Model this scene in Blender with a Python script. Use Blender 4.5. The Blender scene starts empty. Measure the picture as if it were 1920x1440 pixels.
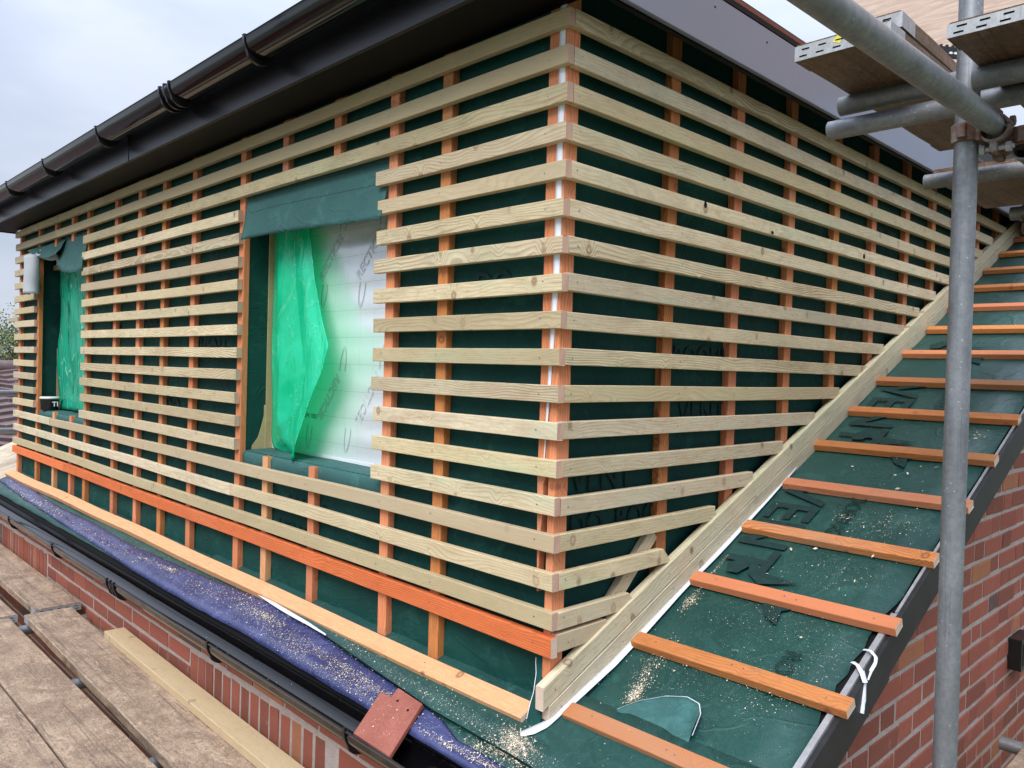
import bpy, math, random
from mathutils import Vector, Matrix, noise as mnoise
random.seed(7)
R = random.Random(11)
SC = bpy.context.scene
COL = SC.collection
PI = math.pi

# ------------------------------------------------------------------ camera
cam_d = bpy.data.cameras.new('camera')
cam_d.sensor_width = 36.0
cam_d.lens = 1490.64 / 1920 * 36
cam_d.clip_start = 0.02
cam_d.clip_end = 2000
cam = bpy.data.objects.new('camera', cam_d)
COL.objects.link(cam)
cam.matrix_world = Matrix(((0.69686, -0.034145, 0.716394, 1.4901),
                           (0.716633, -0.006839, -0.697417, -1.6311),
                           (0.028713, 0.999393, 0.019703, -1.0042),
                           (0, 0, 0, 1)))
SC.camera = cam
SC.view_settings.view_transform = 'Standard'
SC.view_settings.look = 'None'
SC.view_settings.exposure = 1.0
SC.view_settings.gamma = 1.0

# ------------------------------------------------------------------ node helpers
class NT:
    def __init__(s, tree):
        s.t = tree; s.n = tree.nodes; s.l = tree.links
    def new(s, typ, **kw):
        n = s.n.new(typ)
        for k, v in kw.items(): setattr(n, k, v)
        return n
    def put(s, sock, v):
        if v is None: return
        if isinstance(v, bpy.types.NodeSocket): s.l.new(v, sock)
        elif isinstance(v, (tuple, list)) and len(v) == 3 and sock.type == 'RGBA': sock.default_value = (*v, 1)
        else: sock.default_value = v
    def coord(s, kind='Object'): return s.new('ShaderNodeTexCoord').outputs[kind]
    def vmath(s, op, a, b=None):
        n = s.new('ShaderNodeVectorMath', operation=op); s.put(n.inputs[0], a)
        if b is not None: s.put(n.inputs[1], b)
        return n.outputs['Value'] if op == 'LENGTH' else n.outputs[0]
    def math(s, op, a, b=None, c=None, clamp=False):
        n = s.new('ShaderNodeMath', operation=op, use_clamp=clamp); s.put(n.inputs[0], a)
        if b is not None: s.put(n.inputs[1], b)
        if c is not None: s.put(n.inputs[2], c)
        return n.outputs[0]
    def noise(s, v, scale=5., detail=4., rough=.55, dist=0.):
        n = s.new('ShaderNodeTexNoise'); s.put(n.inputs['Vector'], v)
        s.put(n.inputs['Scale'], scale); n.inputs['Detail'].default_value = detail
        n.inputs['Roughness'].default_value = rough; n.inputs['Distortion'].default_value = dist
        return n.outputs['Fac']
    def voro(s, v, scale=5., feat='F1'):
        n = s.new('ShaderNodeTexVoronoi', feature=feat); s.put(n.inputs['Vector'], v)
        s.put(n.inputs['Scale'], scale); return n
    def ramp(s, f, stops, interp='LINEAR'):
        n = s.new('ShaderNodeValToRGB'); s.put(n.inputs[0], f); cr = n.color_ramp; cr.interpolation = interp
        while len(cr.elements) < len(stops): cr.elements.new(.5)
        for e, (p, c) in zip(cr.elements, stops):
            e.position = p; e.color = (c, c, c, 1) if isinstance(c, (int, float)) else (*c, 1)
        return n.outputs[0]
    def mix(s, f, a, b, mode='MIX'):
        n = s.new('ShaderNodeMix', data_type='RGBA', blend_type=mode)
        s.put(n.inputs[0], f); s.put(n.inputs[6], a); s.put(n.inputs[7], b); return n.outputs[2]
    def bump(s, h, strength=.3, dist=.01, normal=None):
        n = s.new('ShaderNodeBump'); s.put(n.inputs['Height'], h)
        n.inputs['Strength'].default_value = strength; n.inputs['Distance'].default_value = dist
        if normal is not None: s.put(n.inputs['Normal'], normal)
        return n.outputs[0]
    def sep(s, v):
        n = s.new('ShaderNodeSeparateXYZ'); s.put(n.inputs[0], v); return n.outputs
    def comb(s, x, y, z):
        n = s.new('ShaderNodeCombineXYZ'); s.put(n.inputs[0], x); s.put(n.inputs[1], y); s.put(n.inputs[2], z); return n.outputs[0]

def material(name):
    m = bpy.data.materials.new(name); m.use_nodes = True
    nt = NT(m.node_tree); b = nt.n['Principled BSDF']
    return m, nt, b
def setp(nt, b, col=None, rough=None, normal=None, spec=None, metal=None, **kw):
    if col is not None: nt.put(b.inputs['Base Color'], col)
    if rough is not None: nt.put(b.inputs['Roughness'], rough)
    if normal is not None: nt.put(b.inputs['Normal'], normal)
    if spec is not None: nt.put(b.inputs['Specular IOR Level'], spec)
    if metal is not None: nt.put(b.inputs['Metallic'], metal)
    for k, v in kw.items(): nt.put(b.inputs[k], v)

# ------------------------------------------------------------------ sky and sun
SUN_EL, SUN_AZ = math.radians(48), math.radians(158)     # azimuth clockwise from +Y
world = bpy.data.worlds.new('World'); SC.world = world; world.use_nodes = True
w = NT(world.node_tree); bg = w.n['Background']
sky = w.new('ShaderNodeTexSky', sky_type='NISHITA'); sky.sun_disc = False
sky.sun_elevation = SUN_EL; sky.sun_rotation = SUN_AZ
dirv = w.coord('Generated'); dz = w.sep(dirv)[2]
up = w.math('MAXIMUM', dz, 0.0)
plane = w.vmath('MULTIPLY', dirv, (1.0, 1.0, 2.6))
cl = w.ramp(w.noise(plane, 2.3, 5, .5, .35), [(.38, 0.0), (.6, 1.0)])
cloudc = w.mix(cl, (2.55, 2.92, 3.7), (3.35, 3.65, 4.35))
bright = w.math('MULTIPLY_ADD', w.math('MULTIPLY', up, up), 3.3, .92)           # an overcast sky is brightest overhead
cloudc = w.mix(1.0, cloudc, w.comb(bright, bright, bright), 'MULTIPLY')
hor = w.mix(w.math('MULTIPLY', w.math('LESS_THAN', dz, 0.0), 1.0), cloudc, (.75, .77, .76))
w.put(bg.inputs[0], w.mix(.93, sky.outputs[0], hor)); bg.inputs[1].default_value = 0.1
sun_d = bpy.data.lights.new('sun', 'SUN'); sun_d.energy = 1.5; sun_d.angle = math.radians(34); sun_d.color = (1, .965, .92)
sun = bpy.data.objects.new('sun', sun_d); COL.objects.link(sun)
sd = Vector((math.sin(SUN_AZ) * math.cos(SUN_EL), math.cos(SUN_AZ) * math.cos(SUN_EL), math.sin(SUN_EL)))
sun.rotation_euler = sd.to_track_quat('Z', 'Y').to_euler()

# ------------------------------------------------------------------ object helpers
def tag(o, label=None, cat=None, group=None, kind=None):
    if label: o['label'] = label
    if cat: o['category'] = cat
    if group: o['group'] = group
    if kind: o['kind'] = kind
    return o
def empty(name, loc, label, cat, group=None):
    o = bpy.data.objects.new(name, None); COL.objects.link(o); o.location = loc; o.empty_display_size = .1
    bpy.context.view_layer.update()
    return tag(o, label, cat, group)
class MB:
    def __init__(s): s.v = []; s.f = []; s.mi = []; s.sm = []; s.col = []
    def add(s, verts, faces, mi=0, smooth=False, col=None):
        k = len(s.v); s.v += [tuple(v) for v in verts]
        for f in faces:
            s.f.append([i + k for i in f]); s.mi.append(mi); s.sm.append(smooth); s.col.append(col or (1, 1, 1))
    def box(s, a, b, mi=0, ch=0.0, M=None, col=None):
        (x0, y0, z0), (x1, y1, z1) = a, b
        if ch:
            prof = [(y0 + ch, z0), (y1 - ch, z0), (y1, z0 + ch), (y1, z1 - ch), (y1 - ch, z1), (y0 + ch, z1), (y0, z1 - ch), (y0, z0 + ch)]
            V = [(x0, y, z) for y, z in prof] + [(x1, y, z) for y, z in prof]; n = 8
            F = [[i, (i + 1) % n, n + (i + 1) % n, n + i] for i in range(n)] + [list(range(n))[::-1], [n + i for i in range(n)]]
        else:
            V = [(x, y, z) for x in (x0, x1) for y in (y0, y1) for z in (z0, z1)]
            F = [[0, 1, 3, 2], [4, 6, 7, 5], [0, 4, 5, 1], [2, 3, 7, 6], [0, 2, 6, 4], [1, 5, 7, 3]]
        if M: V = [M @ Vector(v) for v in V]
        s.add(V, F, mi, False, col)
    def sweep(s, prof, pts, ups=None, mi=0, cap=1, smooth=True, closed=True, scl=None):
        """prof: 2D points; pts: path; frame from tangent and an up vector"""
        P = [Vector(p) for p in pts]; n = len(prof); V = []
        for i, p in enumerate(P):
            t = (P[min(i + 1, len(P) - 1)] - P[max(i - 1, 0)]).normalized()
            u = Vector(ups[i] if isinstance(ups, list) else (ups or (0, 0, 1)))
            if abs(t.dot(u)) > .98: u = Vector((1, 0, 0))
            a = t.cross(u).normalized(); b = a.cross(t).normalized(); k = scl[i] if scl else 1
            V += [p + a * (q[0] * k) + b * (q[1] * k) for q in prof]
        F = []; m = n if closed else n - 1
        for i in range(len(P) - 1):
            for j in range(m):
                F.append([i * n + j, i * n + (j + 1) % n, (i + 1) * n + (j + 1) % n, (i + 1) * n + j])
        s.add(V, F, mi, smooth)
        if cap and closed:
            s.add(V[:n], [list(range(n))[::-1]], cap if cap > 1 else mi)
            s.add(V[-n:], [list(range(n))], cap if cap > 1 else mi)
    def tube(s, a, b, r, mi=0, n=24, cap=1, wall=None):
        c = [(math.cos(2 * PI * i / n) * r, math.sin(2 * PI * i / n) * r) for i in range(n)]
        if wall:
            a, b = Vector(a), Vector(b); s.sweep(c, [a, b], None, mi, 0)
            ci = [(x * (1 - wall / r), y * (1 - wall / r)) for x, y in c][::-1]; s.sweep(ci, [a, b], None, mi, 0)
            for p, fl in ((a, 0), (b, 1)):
                t = (b - a).normalized(); u = Vector((0, 0, 1)) if abs(t.z) < .98 else Vector((1, 0, 0))
                A = t.cross(u).normalized(); B = A.cross(t).normalized()
                V = [p + A * x + B * y for x, y in c] + [p + A * x * (1 - wall / r) + B * y * (1 - wall / r) for x, y in c]
                F = [[i, (i + 1) % n, n + (i + 1) % n, n + i] for i in range(n)]
                s.add(V, F if not fl else [f[::-1] for f in F], mi)
        else: s.sweep(c, [a, b], None, mi, cap)
    def build(s, name, mats, parent=None, M=None, tagkw=None, bevel=0, solid=0):
        me = bpy.data.meshes.new(name); me.from_pydata(s.v, [], s.f)
        if not isinstance(mats, (list, tuple)): mats = [mats]
        for m in mats: me.materials.append(m)
        me.polygons.foreach_set('material_index', s.mi); me.polygons.foreach_set('use_smooth', s.sm)
        if any(c != (1, 1, 1) for c in s.col):
            ca = me.color_attributes.new('tint', 'FLOAT_COLOR', 'CORNER'); d = []
            for p, c in zip(me.polygons, s.col): d += [*c, 1.0] * p.loop_total
            ca.data.foreach_set('color', d)
        me.update()
        o = bpy.data.objects.new(name, me); COL.objects.link(o)
        if parent is not None:
            o.parent = parent; W = M if M is not None else Matrix()
            PW = parent.matrix_world if parent.parent is None else parent['_w'] and Matrix([parent['_w'][i * 4:i * 4 + 4] for i in range(4)])
            o.matrix_basis = PW.inverted() @ W
            if parent.type == 'MESH' or True: o['_w'] = [x for r in W for x in r]
        elif M is not None:
            o.matrix_world = M; o['_w'] = [x for r in M for x in r]
        else: o['_w'] = [x for r in Matrix() for x in r]
        if bevel:
            mod = o.modifiers.new('bevel', 'BEVEL'); mod.width = bevel; mod.segments = 1; mod.limit_method = 'ANGLE'
        if solid:
            mod = o.modifiers.new('thickness', 'SOLIDIFY'); mod.thickness = solid; mod.offset = 0
        return o
def grid(rows, mat, name, parent=None, solid=.001, smooth=True, M=None, sub=0):
    mb = MB(); n = len(rows[0])
    mb.add([p for r in rows for p in r], [[i * n + j, i * n + j + 1, (i + 1) * n + j + 1, (i + 1) * n + j] for i in range(len(rows) - 1) for j in range(n - 1)], 0, smooth)
    return mb.build(name, mat, parent, M, solid=solid)
def patch(corner_fn, nu, nv, mat, name, parent=None, solid=.001):
    return grid([[corner_fn(j / nu, i / nv) for j in range(nu + 1)] for i in range(nv + 1)], mat, name, parent, solid)
def rot_to(xd, yd=None, loc=(0, 0, 0), up=(0, 0, 1)):
    x = Vector(xd).normalized(); u = Vector(up)
    y = u.cross(x).normalized() if yd is None else Vector(yd).normalized(); z = x.cross(y).normalized(); y = z.cross(x)
    return Matrix(((x.x, y.x, z.x, loc[0]), (x.y, y.y, z.y, loc[1]), (x.z, y.z, z.z, loc[2]), (0, 0, 0, 1)))
def lerp(a, b, t): return a + (b - a) * t
def poly_at(pts, t):
    """point on a polyline of (x,y[,z]) by parameter 0..1"""
    n = len(pts) - 1; k = min(int(t * n), n - 1); f = t * n - k
    return Vector(pts[k]).lerp(Vector(pts[k + 1]), f)

# ------------------------------------------------------------------ materials
def wood_mat(name, pale, dark_, red=None, green=.0, bright=.12, ringk=1.0, wear=.35, speck=.25, rough=.72, knotcol=(.13, .055, .025)):
    m, nt, b = material(name)
    oi = nt.new('ShaderNodeObjectInfo'); rnd = oi.outputs['Random']
    off = nt.vmath('MULTIPLY', nt.comb(rnd, nt.math('FRACT', nt.math('MULTIPLY', rnd, 7.13)), nt.math('FRACT', nt.math('MULTIPLY', rnd, 23.7))), (37., .11, .13))
    p = nt.vmath('ADD', nt.coord(), off)
    # cathedral figure: distance from a wandering pith line
    lw = nt.vmath('MULTIPLY', p, (1.9, 5., 5.))
    n1 = nt.new('ShaderNodeTexNoise'); nt.put(n1.inputs['Vector'], lw); n1.inputs['Scale'].default_value = 1.; n1.inputs['Detail'].default_value = 2
    wander = nt.vmath('MULTIPLY', nt.vmath('SUBTRACT', n1.outputs['Color'], (.5, .5, .5)), (0, .11, .12))
    q = nt.vmath('MULTIPLY', nt.vmath('ADD', p, wander), (.035, 1., 1.))
    # knots pull the grain round themselves
    kv = nt.voro(nt.vmath('MULTIPLY', p, (8.5, 7., 6.5)), 1.0)
    kd = kv.outputs['Distance']
    pull = nt.math('MULTIPLY', nt.ramp(kd, [(.05, 1.), (.35, 0.)], 'EASE'), .022)
    rad = nt.math('ADD', nt.vmath('LENGTH', nt.sep(q)[0] and nt.comb(0, nt.sep(q)[1], nt.sep(q)[2])), pull)
    ringn = nt.math('MULTIPLY_ADD', nt.noise(p, 3., 2), .012, rad)
    rings = nt.math('FRACT', nt.math('MULTIPLY', ringn, 120. * ringk))
    ringf = nt.ramp(rings, [(0, .0), (.5, .25), (.85, 1.), (1., .1)])
    r3 = nt.math('FRACT', nt.math('MULTIPLY', rnd, 13.37)); strong = nt.math('MULTIPLY_ADD', nt.math('POWER', r3, 1.8), 1.1, .5)
    ringf = nt.math('MULTIPLY', ringf, strong, clamp=True); dark = nt.mix(nt.math('MULTIPLY', r3, r3), dark_, tuple(v * .62 for v in dark_))
    fib = nt.noise(nt.vmath('MULTIPLY', p, (14., 420., 420.)), 1., 3, .6)
    patchy = nt.noise(nt.vmath('MULTIPLY', p, (2.2, 14., 14.)), 1., 4, .6)
    c = nt.mix(nt.math('MULTIPLY', ringf, nt.ramp(patchy, [(.3, .35), (.65, 1.)])), pale, dark)
    c = nt.mix(nt.ramp(fib, [(.3, .38), (.7, 0.)]), c, tuple(x * .5 for x in dark_))
    blot = nt.noise(nt.vmath('MULTIPLY', p, (6., 16., 16.)), 1., 5, .65)
    c = nt.mix(nt.ramp(blot, [(.5, 0.), (.72, .5)]), c, dark)
    mot = nt.noise(nt.vmath('MULTIPLY', p, (28., 70., 60.)), 1., 4, .7)
    c = nt.mix(nt.ramp(mot, [(.52, 0.), (.75, .38)]), c, tuple(x * .62 for x in dark_))
    if red is not None:
        rp = nt.math('MULTIPLY', nt.ramp(nt.noise(nt.vmath('MULTIPLY', p, (1.6, 9., 9.)), 1., 3), [(.58, 0.), (.72, 1.)]), .7)
        c = nt.mix(nt.math('MULTIPLY', rp, ringf), c, red)
    if green:
        gp = nt.ramp(nt.noise(nt.vmath('MULTIPLY', p, (1.4, 6., 6.)), 1.3, 4, .6), [(.55, 0.), (.75, 1.)])
        c = nt.mix(nt.math('MULTIPLY', gp, green), c, (.40, .54, .36))
    # grime
    gr = nt.ramp(nt.noise(nt.vmath('MULTIPLY', p, (9., 30., 30.)), 1., 5, .7), [(.52, 0.), (.78, 1.)])
    c = nt.mix(nt.math('MULTIPLY', gr, wear), c, (.16, .13, .09))
    c = nt.mix(nt.ramp(kd, [(.05, .3), (.075, .75), (.095, .55), (.14, 0.)]), c, knotcol)
    # wet specks
    sp = nt.voro(p, 260.); c = nt.mix(nt.math('MULTIPLY', nt.ramp(sp.outputs['Distance'], [(.06, 1.), (.14, 0.)]), speck), c, (.75, .72, .66))
    # some lengths are stained warmer and darker by the treatment than others
    r5 = nt.math('FRACT', nt.math('MULTIPLY', rnd, 31.1)); stain = nt.math('MULTIPLY', nt.ramp(r5, [(.35, 0.), (.55, .35), (.95, .95)]), nt.math('MULTIPLY_ADD', patchy, .9, .45), clamp=True)
    c = nt.mix(nt.math('MULTIPLY', stain, min(1., bright * 7)), c, nt.mix(.62, tuple(v * .8 for v in pale), tuple(v * .82 for v in dark_)))
    damp = nt.ramp(nt.noise(nt.vmath('MULTIPLY', p, (1.1, 3., 3.)), 1., 4, .6), [(.52, 0.), (.68, .42)])
    c = nt.mix(nt.math('MULTIPLY', damp, min(1., bright * 7)), c, nt.mix(.5, dark_, (.36, .36, .27)))
    br = nt.math('MULTIPLY_ADD', rnd, 2 * bright, 1 - bright)
    c = nt.mix(1., c, nt.comb(br, br, nt.math('MULTIPLY', br, nt.math('MULTIPLY_ADD', nt.math('FRACT', nt.math('MULTIPLY', rnd, 5.7)), .16, .92))), 'MULTIPLY')
    h = nt.math('ADD', nt.math('MULTIPLY', fib, .6), nt.math('MULTIPLY', ringf, -.3))
    setp(nt, b, c, nt.math('MULTIPLY_ADD', fib, .2, rough - .1), nt.bump(h, .35, .0012), .35)
    return m
M_PALE = wood_mat('pale_treated_pine', (.76, .65, .43), (.47, .335, .175), (.36, .15, .09), .5, .14, knotcol=(.2, .085, .045))
M_RAKE = wood_mat('raking_board_pine', (.72, .635, .44), (.47, .39, .24), None, .3, .06, .8)
M_ORNG = wood_mat('orange_dyed_pine', (.80, .32, .155), (.58, .16, .06), (.75, .12, .03), 0, .12, wear=.22, knotcol=(.2, .05, .02))
M_ORDK = wood_mat('deep_orange_batten', (.74, .29, .088), (.44, .12, .032), (.5, .07, .02), 0, .2, wear=.5, knotcol=(.15, .04, .02))
M_RAIL = wood_mat('bright_orange_rail', (.86, .23, .07), (.74, .15, .035), (.7, .07, .01), 0, .05, wear=.14, knotcol=(.22, .1, .06))
M_FOOT = wood_mat('fresh_foot_batten', (.84, .46, .24), (.70, .30, .13), None, 0, .05, wear=.18)
M_PLANK = wood_mat('new_sawn_plank', (.58, .44, .25), (.48, .34, .175), None, 0, .04, wear=.3, rough=.6)
def endgrain(name, c1, c2):
    m, nt, b = material(name); p = nt.coord()
    r = nt.math('FRACT', nt.math('MULTIPLY', nt.vmath('LENGTH', nt.vmath('ADD', nt.vmath('MULTIPLY', p, (0, 1, 1)), (0, .05, .035))), 260.))
    c = nt.mix(nt.ramp(r, [(.3, 0.), (.8, 1.), (1., 0.)]), c1, c2)
    c = nt.mix(nt.ramp(nt.noise(p, 420., 3), [(.35, .3), (.65, 0.)]), c, (.3, .16, .1))
    setp(nt, b, c, .85, nt.bump(nt.noise(p, 500., 3), .5, .0015)); return m
M_END = endgrain('sawn_end_grain', (.66, .46, .34), (.5, .27, .19))
M_ENDW = endgrain('pale_sawn_end', (.72, .58, .46), (.62, .45, .33))
m, nt, b = material('nail_head'); setp(nt, b, (.30, .30, .30), .4, metal=.8); M_NAIL = m

def membrane_mat(name, base, hi, rib=900., wet=.45, ribdir=0, specks=.35, spec=.45):
    m, nt, b = material(name); p = nt.coord()
    n = nt.noise(p, 3., 5, .6); f = nt.noise(p, 60., 4, .6); fine = nt.noise(p, 420., 2)
    x = nt.sep(p)
    ribv = nt.math('SINE', nt.math('MULTIPLY', nt.math('ADD', x[0], x[1]) if ribdir == 0 else x[0], rib))
    c = nt.mix(nt.ramp(n, [(.35, 0.), (.7, 1.)]), base, hi)
    c = nt.mix(nt.math('MULTIPLY', nt.ramp(f, [(.45, 0.), (.75, 1.)]), .45), c, hi)
    c = nt.mix(nt.ramp(fine, [(.35, .35), (.6, 0.)]), c, tuple(v * .6 for v in base))
    sp = nt.voro(p, 210.).outputs['Distance']
    msk = nt.math('MULTIPLY', nt.ramp(sp, [(.05, 1.), (.12, 0.)]), nt.ramp(nt.noise(p, 14., 3), [(.5, 0.), (.65, specks)]))
    c = nt.mix(msk, c, (.6, .62, .58))
    wr = nt.ramp(nt.noise(p, 2.2, 3, .5, .8), [(.2, 0.), (.8, 1.)])
    crs = nt.ramp(nt.math('ABSOLUTE', nt.math('SUBTRACT', nt.noise(nt.vmath('MULTIPLY', p, (2.6, 2.6, 5.)), 1.3, 3, .5, .6), .5)), [(0., 1.), (.03, 0.)])
    h = nt.math('ADD', nt.math('MULTIPLY', ribv, .12), nt.math('ADD', nt.math('MULTIPLY', fine, .3), nt.math('ADD', nt.math('MULTIPLY', wr, 16.), nt.math('MULTIPLY', crs, 2.2))))
    c = nt.mix(nt.math('MULTIPLY', nt.ramp(nt.noise(p, 7., 6, .75, .5), [(.55, 0.), (.72, 1.)]), .3), c, tuple(min(1, v * 2.2 + .02) for v in hi))
    setp(nt, b, c, nt.ramp(f, [(.3, wet), (.7, wet + .2)]), nt.bump(h, .5, .0012), spec); return m
M_MEM = membrane_mat('green_breather_membrane', (.005, .044, .037), (.011, .072, .061), wet=.6, spec=.16)
M_MEMW = membrane_mat('wet_green_roof_underlay', (.007, .048, .042), (.020, .084, .071), wet=.34, specks=.8)
M_MEML = membrane_mat('sky_lit_green_membrane', (.024, .098, .092), (.036, .125, .117), 650., .6, 1, .1)  # same membrane made paler, light on sky-facing sheets painted into the green
M_BLUE = membrane_mat('blue_eaves_membrane', (.030, .038, .118), (.066, .078, .195), wet=.16, ribdir=1, specks=.9)
def simple(name, col, rough=.5, spec=.5, metal=0., var=.0, vs=8., bumps=0., bs=80., **kw):
    m, nt, b = material(name); p = nt.coord(); c = col
    if var: c = nt.mix(nt.ramp(nt.noise(p, vs, 5, .65), [(.3, 0.), (.7, 1.)]), tuple(v * (1 - var) for v in col), tuple(min(1, v * (1 + var)) for v in col))
    nr = nt.bump(nt.noise(p, bs, 4, .6), bumps, .002) if bumps else None
    setp(nt, b, c, rough, nr, spec, metal, **kw); return m
M_PVC = simple('glossy_black_pvc', (.003, .003, .0038), .07, .5, 0, .2, 3., .04, 30.)
M_PVCM = simple('black_bracket_pvc', (.008, .008, .009), .32, .5)
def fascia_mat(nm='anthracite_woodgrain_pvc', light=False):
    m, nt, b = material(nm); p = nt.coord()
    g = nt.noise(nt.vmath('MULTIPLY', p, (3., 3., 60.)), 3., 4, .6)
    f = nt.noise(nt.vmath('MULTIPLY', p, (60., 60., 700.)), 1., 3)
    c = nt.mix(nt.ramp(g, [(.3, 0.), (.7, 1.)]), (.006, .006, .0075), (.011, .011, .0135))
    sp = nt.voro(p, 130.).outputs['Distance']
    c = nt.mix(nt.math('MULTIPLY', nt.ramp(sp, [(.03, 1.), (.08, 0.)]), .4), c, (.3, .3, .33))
    if light: c = nt.mix(.7, c, (.19, .215, .30))  # side fascia: grazing sky reflection painted into the base colour
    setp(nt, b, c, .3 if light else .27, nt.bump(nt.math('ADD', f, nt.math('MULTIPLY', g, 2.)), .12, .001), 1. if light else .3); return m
M_FASC = fascia_mat(); M_FASCL = fascia_mat('painted_sky_sheen_fascia', True)
M_SOFF = simple('dark_soffit', (.0035, .0035, .004), .5, .12, 0, .25, 4., .1, 60.)
M_BARGE = simple('matt_black_bargeboard', (.020, .020, .022), .5, .35, 0, .35, 9., .25, 90.)
M_GREYST = simple('grey_verge_tape', (.30, .30, .31), .6, .3, 0, .25, 20., .3, 120.)
M_WHITE = simple('white_membrane_strip', (.74, .77, .83), .5, .4, 0, .06, 6., .15, 40.)
M_DARK = simple('dark_void', (.012, .012, .012), .9, .1)
M_RED = simple('brown_red_trim', (.17, .045, .028), .6, .3, 0, .2, 20.)
def brick_mat():
    m, nt, b = material('red_brick'); p = nt.coord()
    a = nt.new('ShaderNodeAttribute', attribute_name='tint').outputs['Color']
    n = nt.noise(p, 26., 5, .7); f = nt.noise(p, 240., 3, .7)
    c = nt.mix(nt.ramp(n, [(.3, .3), (.7, 0.)]), a, (.20, .065, .05), 'MIX')
    c = nt.mix(nt.ramp(f, [(.55, 0.), (.75, .35)]), c, (.42, .18, .12))
    c = nt.mix(nt.ramp(nt.noise(p, 9., 4, .7), [(.62, 0.), (.8, .4)]), c, (.45, .36, .3))
    drag = nt.noise(nt.vmath('MULTIPLY', p, (90., 90., 9.)), 1., 3)
    setp(nt, b, c, .85, nt.bump(nt.math('ADD', nt.math('ADD', n, f), drag), .55, .004), .25); return m
M_BRICK = brick_mat()
def mortar_mat():
    m, nt, b = material('grey_mortar'); p = nt.coord()
    c = nt.mix(nt.ramp(nt.noise(p, 22., 5, .7), [(.3, 0.), (.7, 1.)]), (.33, .28, .25), (.46, .39, .355))
    c = nt.mix(nt.ramp(nt.noise(p, 90., 4, .7), [(.55, 0.), (.75, .5)]), c, (.3, .2, .17))
    setp(nt, b, c, .92, nt.bump(nt.noise(p, 110., 4, .7), .9, .006), .2); return m
M_MORT = mortar_mat()
def board_mat(nm='weathered_scaffold_board', k=1.0):
    m, nt, b = material(nm)
    oi = nt.new('ShaderNodeObjectInfo').outputs['Random']
    p = nt.vmath('ADD', nt.coord(), nt.comb(nt.math('MULTIPLY', oi, 31.), 0, nt.math('MULTIPLY', oi, 5.)))
    g = nt.noise(nt.vmath('MULTIPLY', p, (2.5, 55., 55.)), 1., 5, .65, .4)
    n = nt.noise(nt.vmath('MULTIPLY', p, (3., 8., 8.)), 1., 5, .65)
    f = nt.noise(p, 130., 4, .75, 1.5); d = nt.noise(nt.vmath('MULTIPLY', p, (4.5, 5.5, 5.)), 1.4, 6, .72, .8)
    c = nt.mix(nt.ramp(n, [(.35, 0.), (.65, 1.)]), (.31, .235, .175), (.53, .425, .33))
    c = nt.mix(nt.ramp(g, [(.42, .3), (.6, 0.)]), c, (.16, .095, .06))
    lump = nt.noise(nt.vmath('MULTIPLY', p, (22., 34., 20.)), 1., 6, .75, 1.8)
    c = nt.mix(nt.ramp(lump, [(.36, .75), (.5, 0.)]), c, (.13, .095, .075))
    c = nt.mix(nt.ramp(lump, [(.55, 0.), (.68, .7)]), c, (.72, .60, .50))
    c = nt.mix(nt.ramp(d, [(.46, 0.), (.58, .75)]), c, (.19, .145, .11))
    c = nt.mix(nt.ramp(f, [(.5, 0.), (.68, .85)]), c, (.68, .54, .42))
    c = nt.mix(nt.ramp(nt.noise(p, 75., 5, .8, 3.), [(.53, 0.), (.66, .6)]), c, (.13, .09, .065))
    st = nt.noise(nt.vmath('MULTIPLY', p, (60., 60., 20.)), 1., 4, .8, 2.5)
    c = nt.mix(nt.math('MULTIPLY', nt.ramp(st, [(.62, 0.), (.72, 1.)]), nt.ramp(n, [(.4, .2), (.6, .85)])), c, (.66, .56, .45))
    c = nt.mix(nt.math('MULTIPLY', nt.ramp(nt.noise(nt.vmath('MULTIPLY', p, (.6, 22., 1.)), 1.3, 4, .6, .8), [(.57, 0.), (.6, 1.), (.63, 0.)]), .7), c, (.11, .085, .075))
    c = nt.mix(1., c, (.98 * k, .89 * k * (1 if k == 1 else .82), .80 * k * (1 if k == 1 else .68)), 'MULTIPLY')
    setp(nt, b, c, nt.ramp(d, [(.3, .62), (.6, .42)]), nt.bump(nt.math('ADD', nt.math('ADD', g, lump), nt.math('MULTIPLY', f, .8)), .8, .004), .4); return m
M_BOARD = board_mat(); M_BOARDD = board_mat('dark_brown_scaffold_board', .42)  # second one: same board pattern multiplied darker and browner, for the upper boards
def galv_mat(name, c1, c2, rough=.42, metal=.55):
    m, nt, b = material(name); p = nt.coord()
    n = nt.noise(nt.vmath('MULTIPLY', p, (14., 14., 5.)), 1., 5, .7); f = nt.noise(p, 70., 4, .7)
    c = nt.mix(nt.ramp(n, [(.3, 0.), (.7, 1.)]), c1, c2)
    c = nt.mix(nt.ramp(f, [(.35, .35), (.6, 0.)]), c, tuple(v * .6 for v in c1))
    c = nt.mix(nt.ramp(nt.noise(p, 17., 5, .75), [(.66, 0.), (.78, .5)]), c, (.2, .13, .09))
    c = nt.mix(nt.ramp(nt.voro(p, 55.).outputs['Distance'], [(.05, .55), (.12, 0.)]), c, (.72, .73, .74))
    c = nt.mix(nt.ramp(nt.noise(nt.vmath('MULTIPLY', p, (30., 30., 12.)), 1., 5, .8, .6), [(.64, 0.), (.7, .6)]), c, (.55, .54, .52))
    scr = nt.noise(nt.vmath('MULTIPLY', p, (160., 160., 2.5)), 1., 3, .6)
    c = nt.mix(nt.ramp(scr, [(.6, 0.), (.7, .45)]), c, tuple(v * .5 for v in c1))
    setp(nt, b, c, nt.ramp(f, [(.3, rough + .15), (.7, rough)]), nt.bump(f, .12, .001), .5, metal); return m
M_GALV = galv_mat('galvanised_tube', (.19, .20, .215), (.33, .345, .365))
M_GALVD = galv_mat('dull_dark_tube', (.17, .175, .18), (.29, .29, .295), .5)
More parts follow.
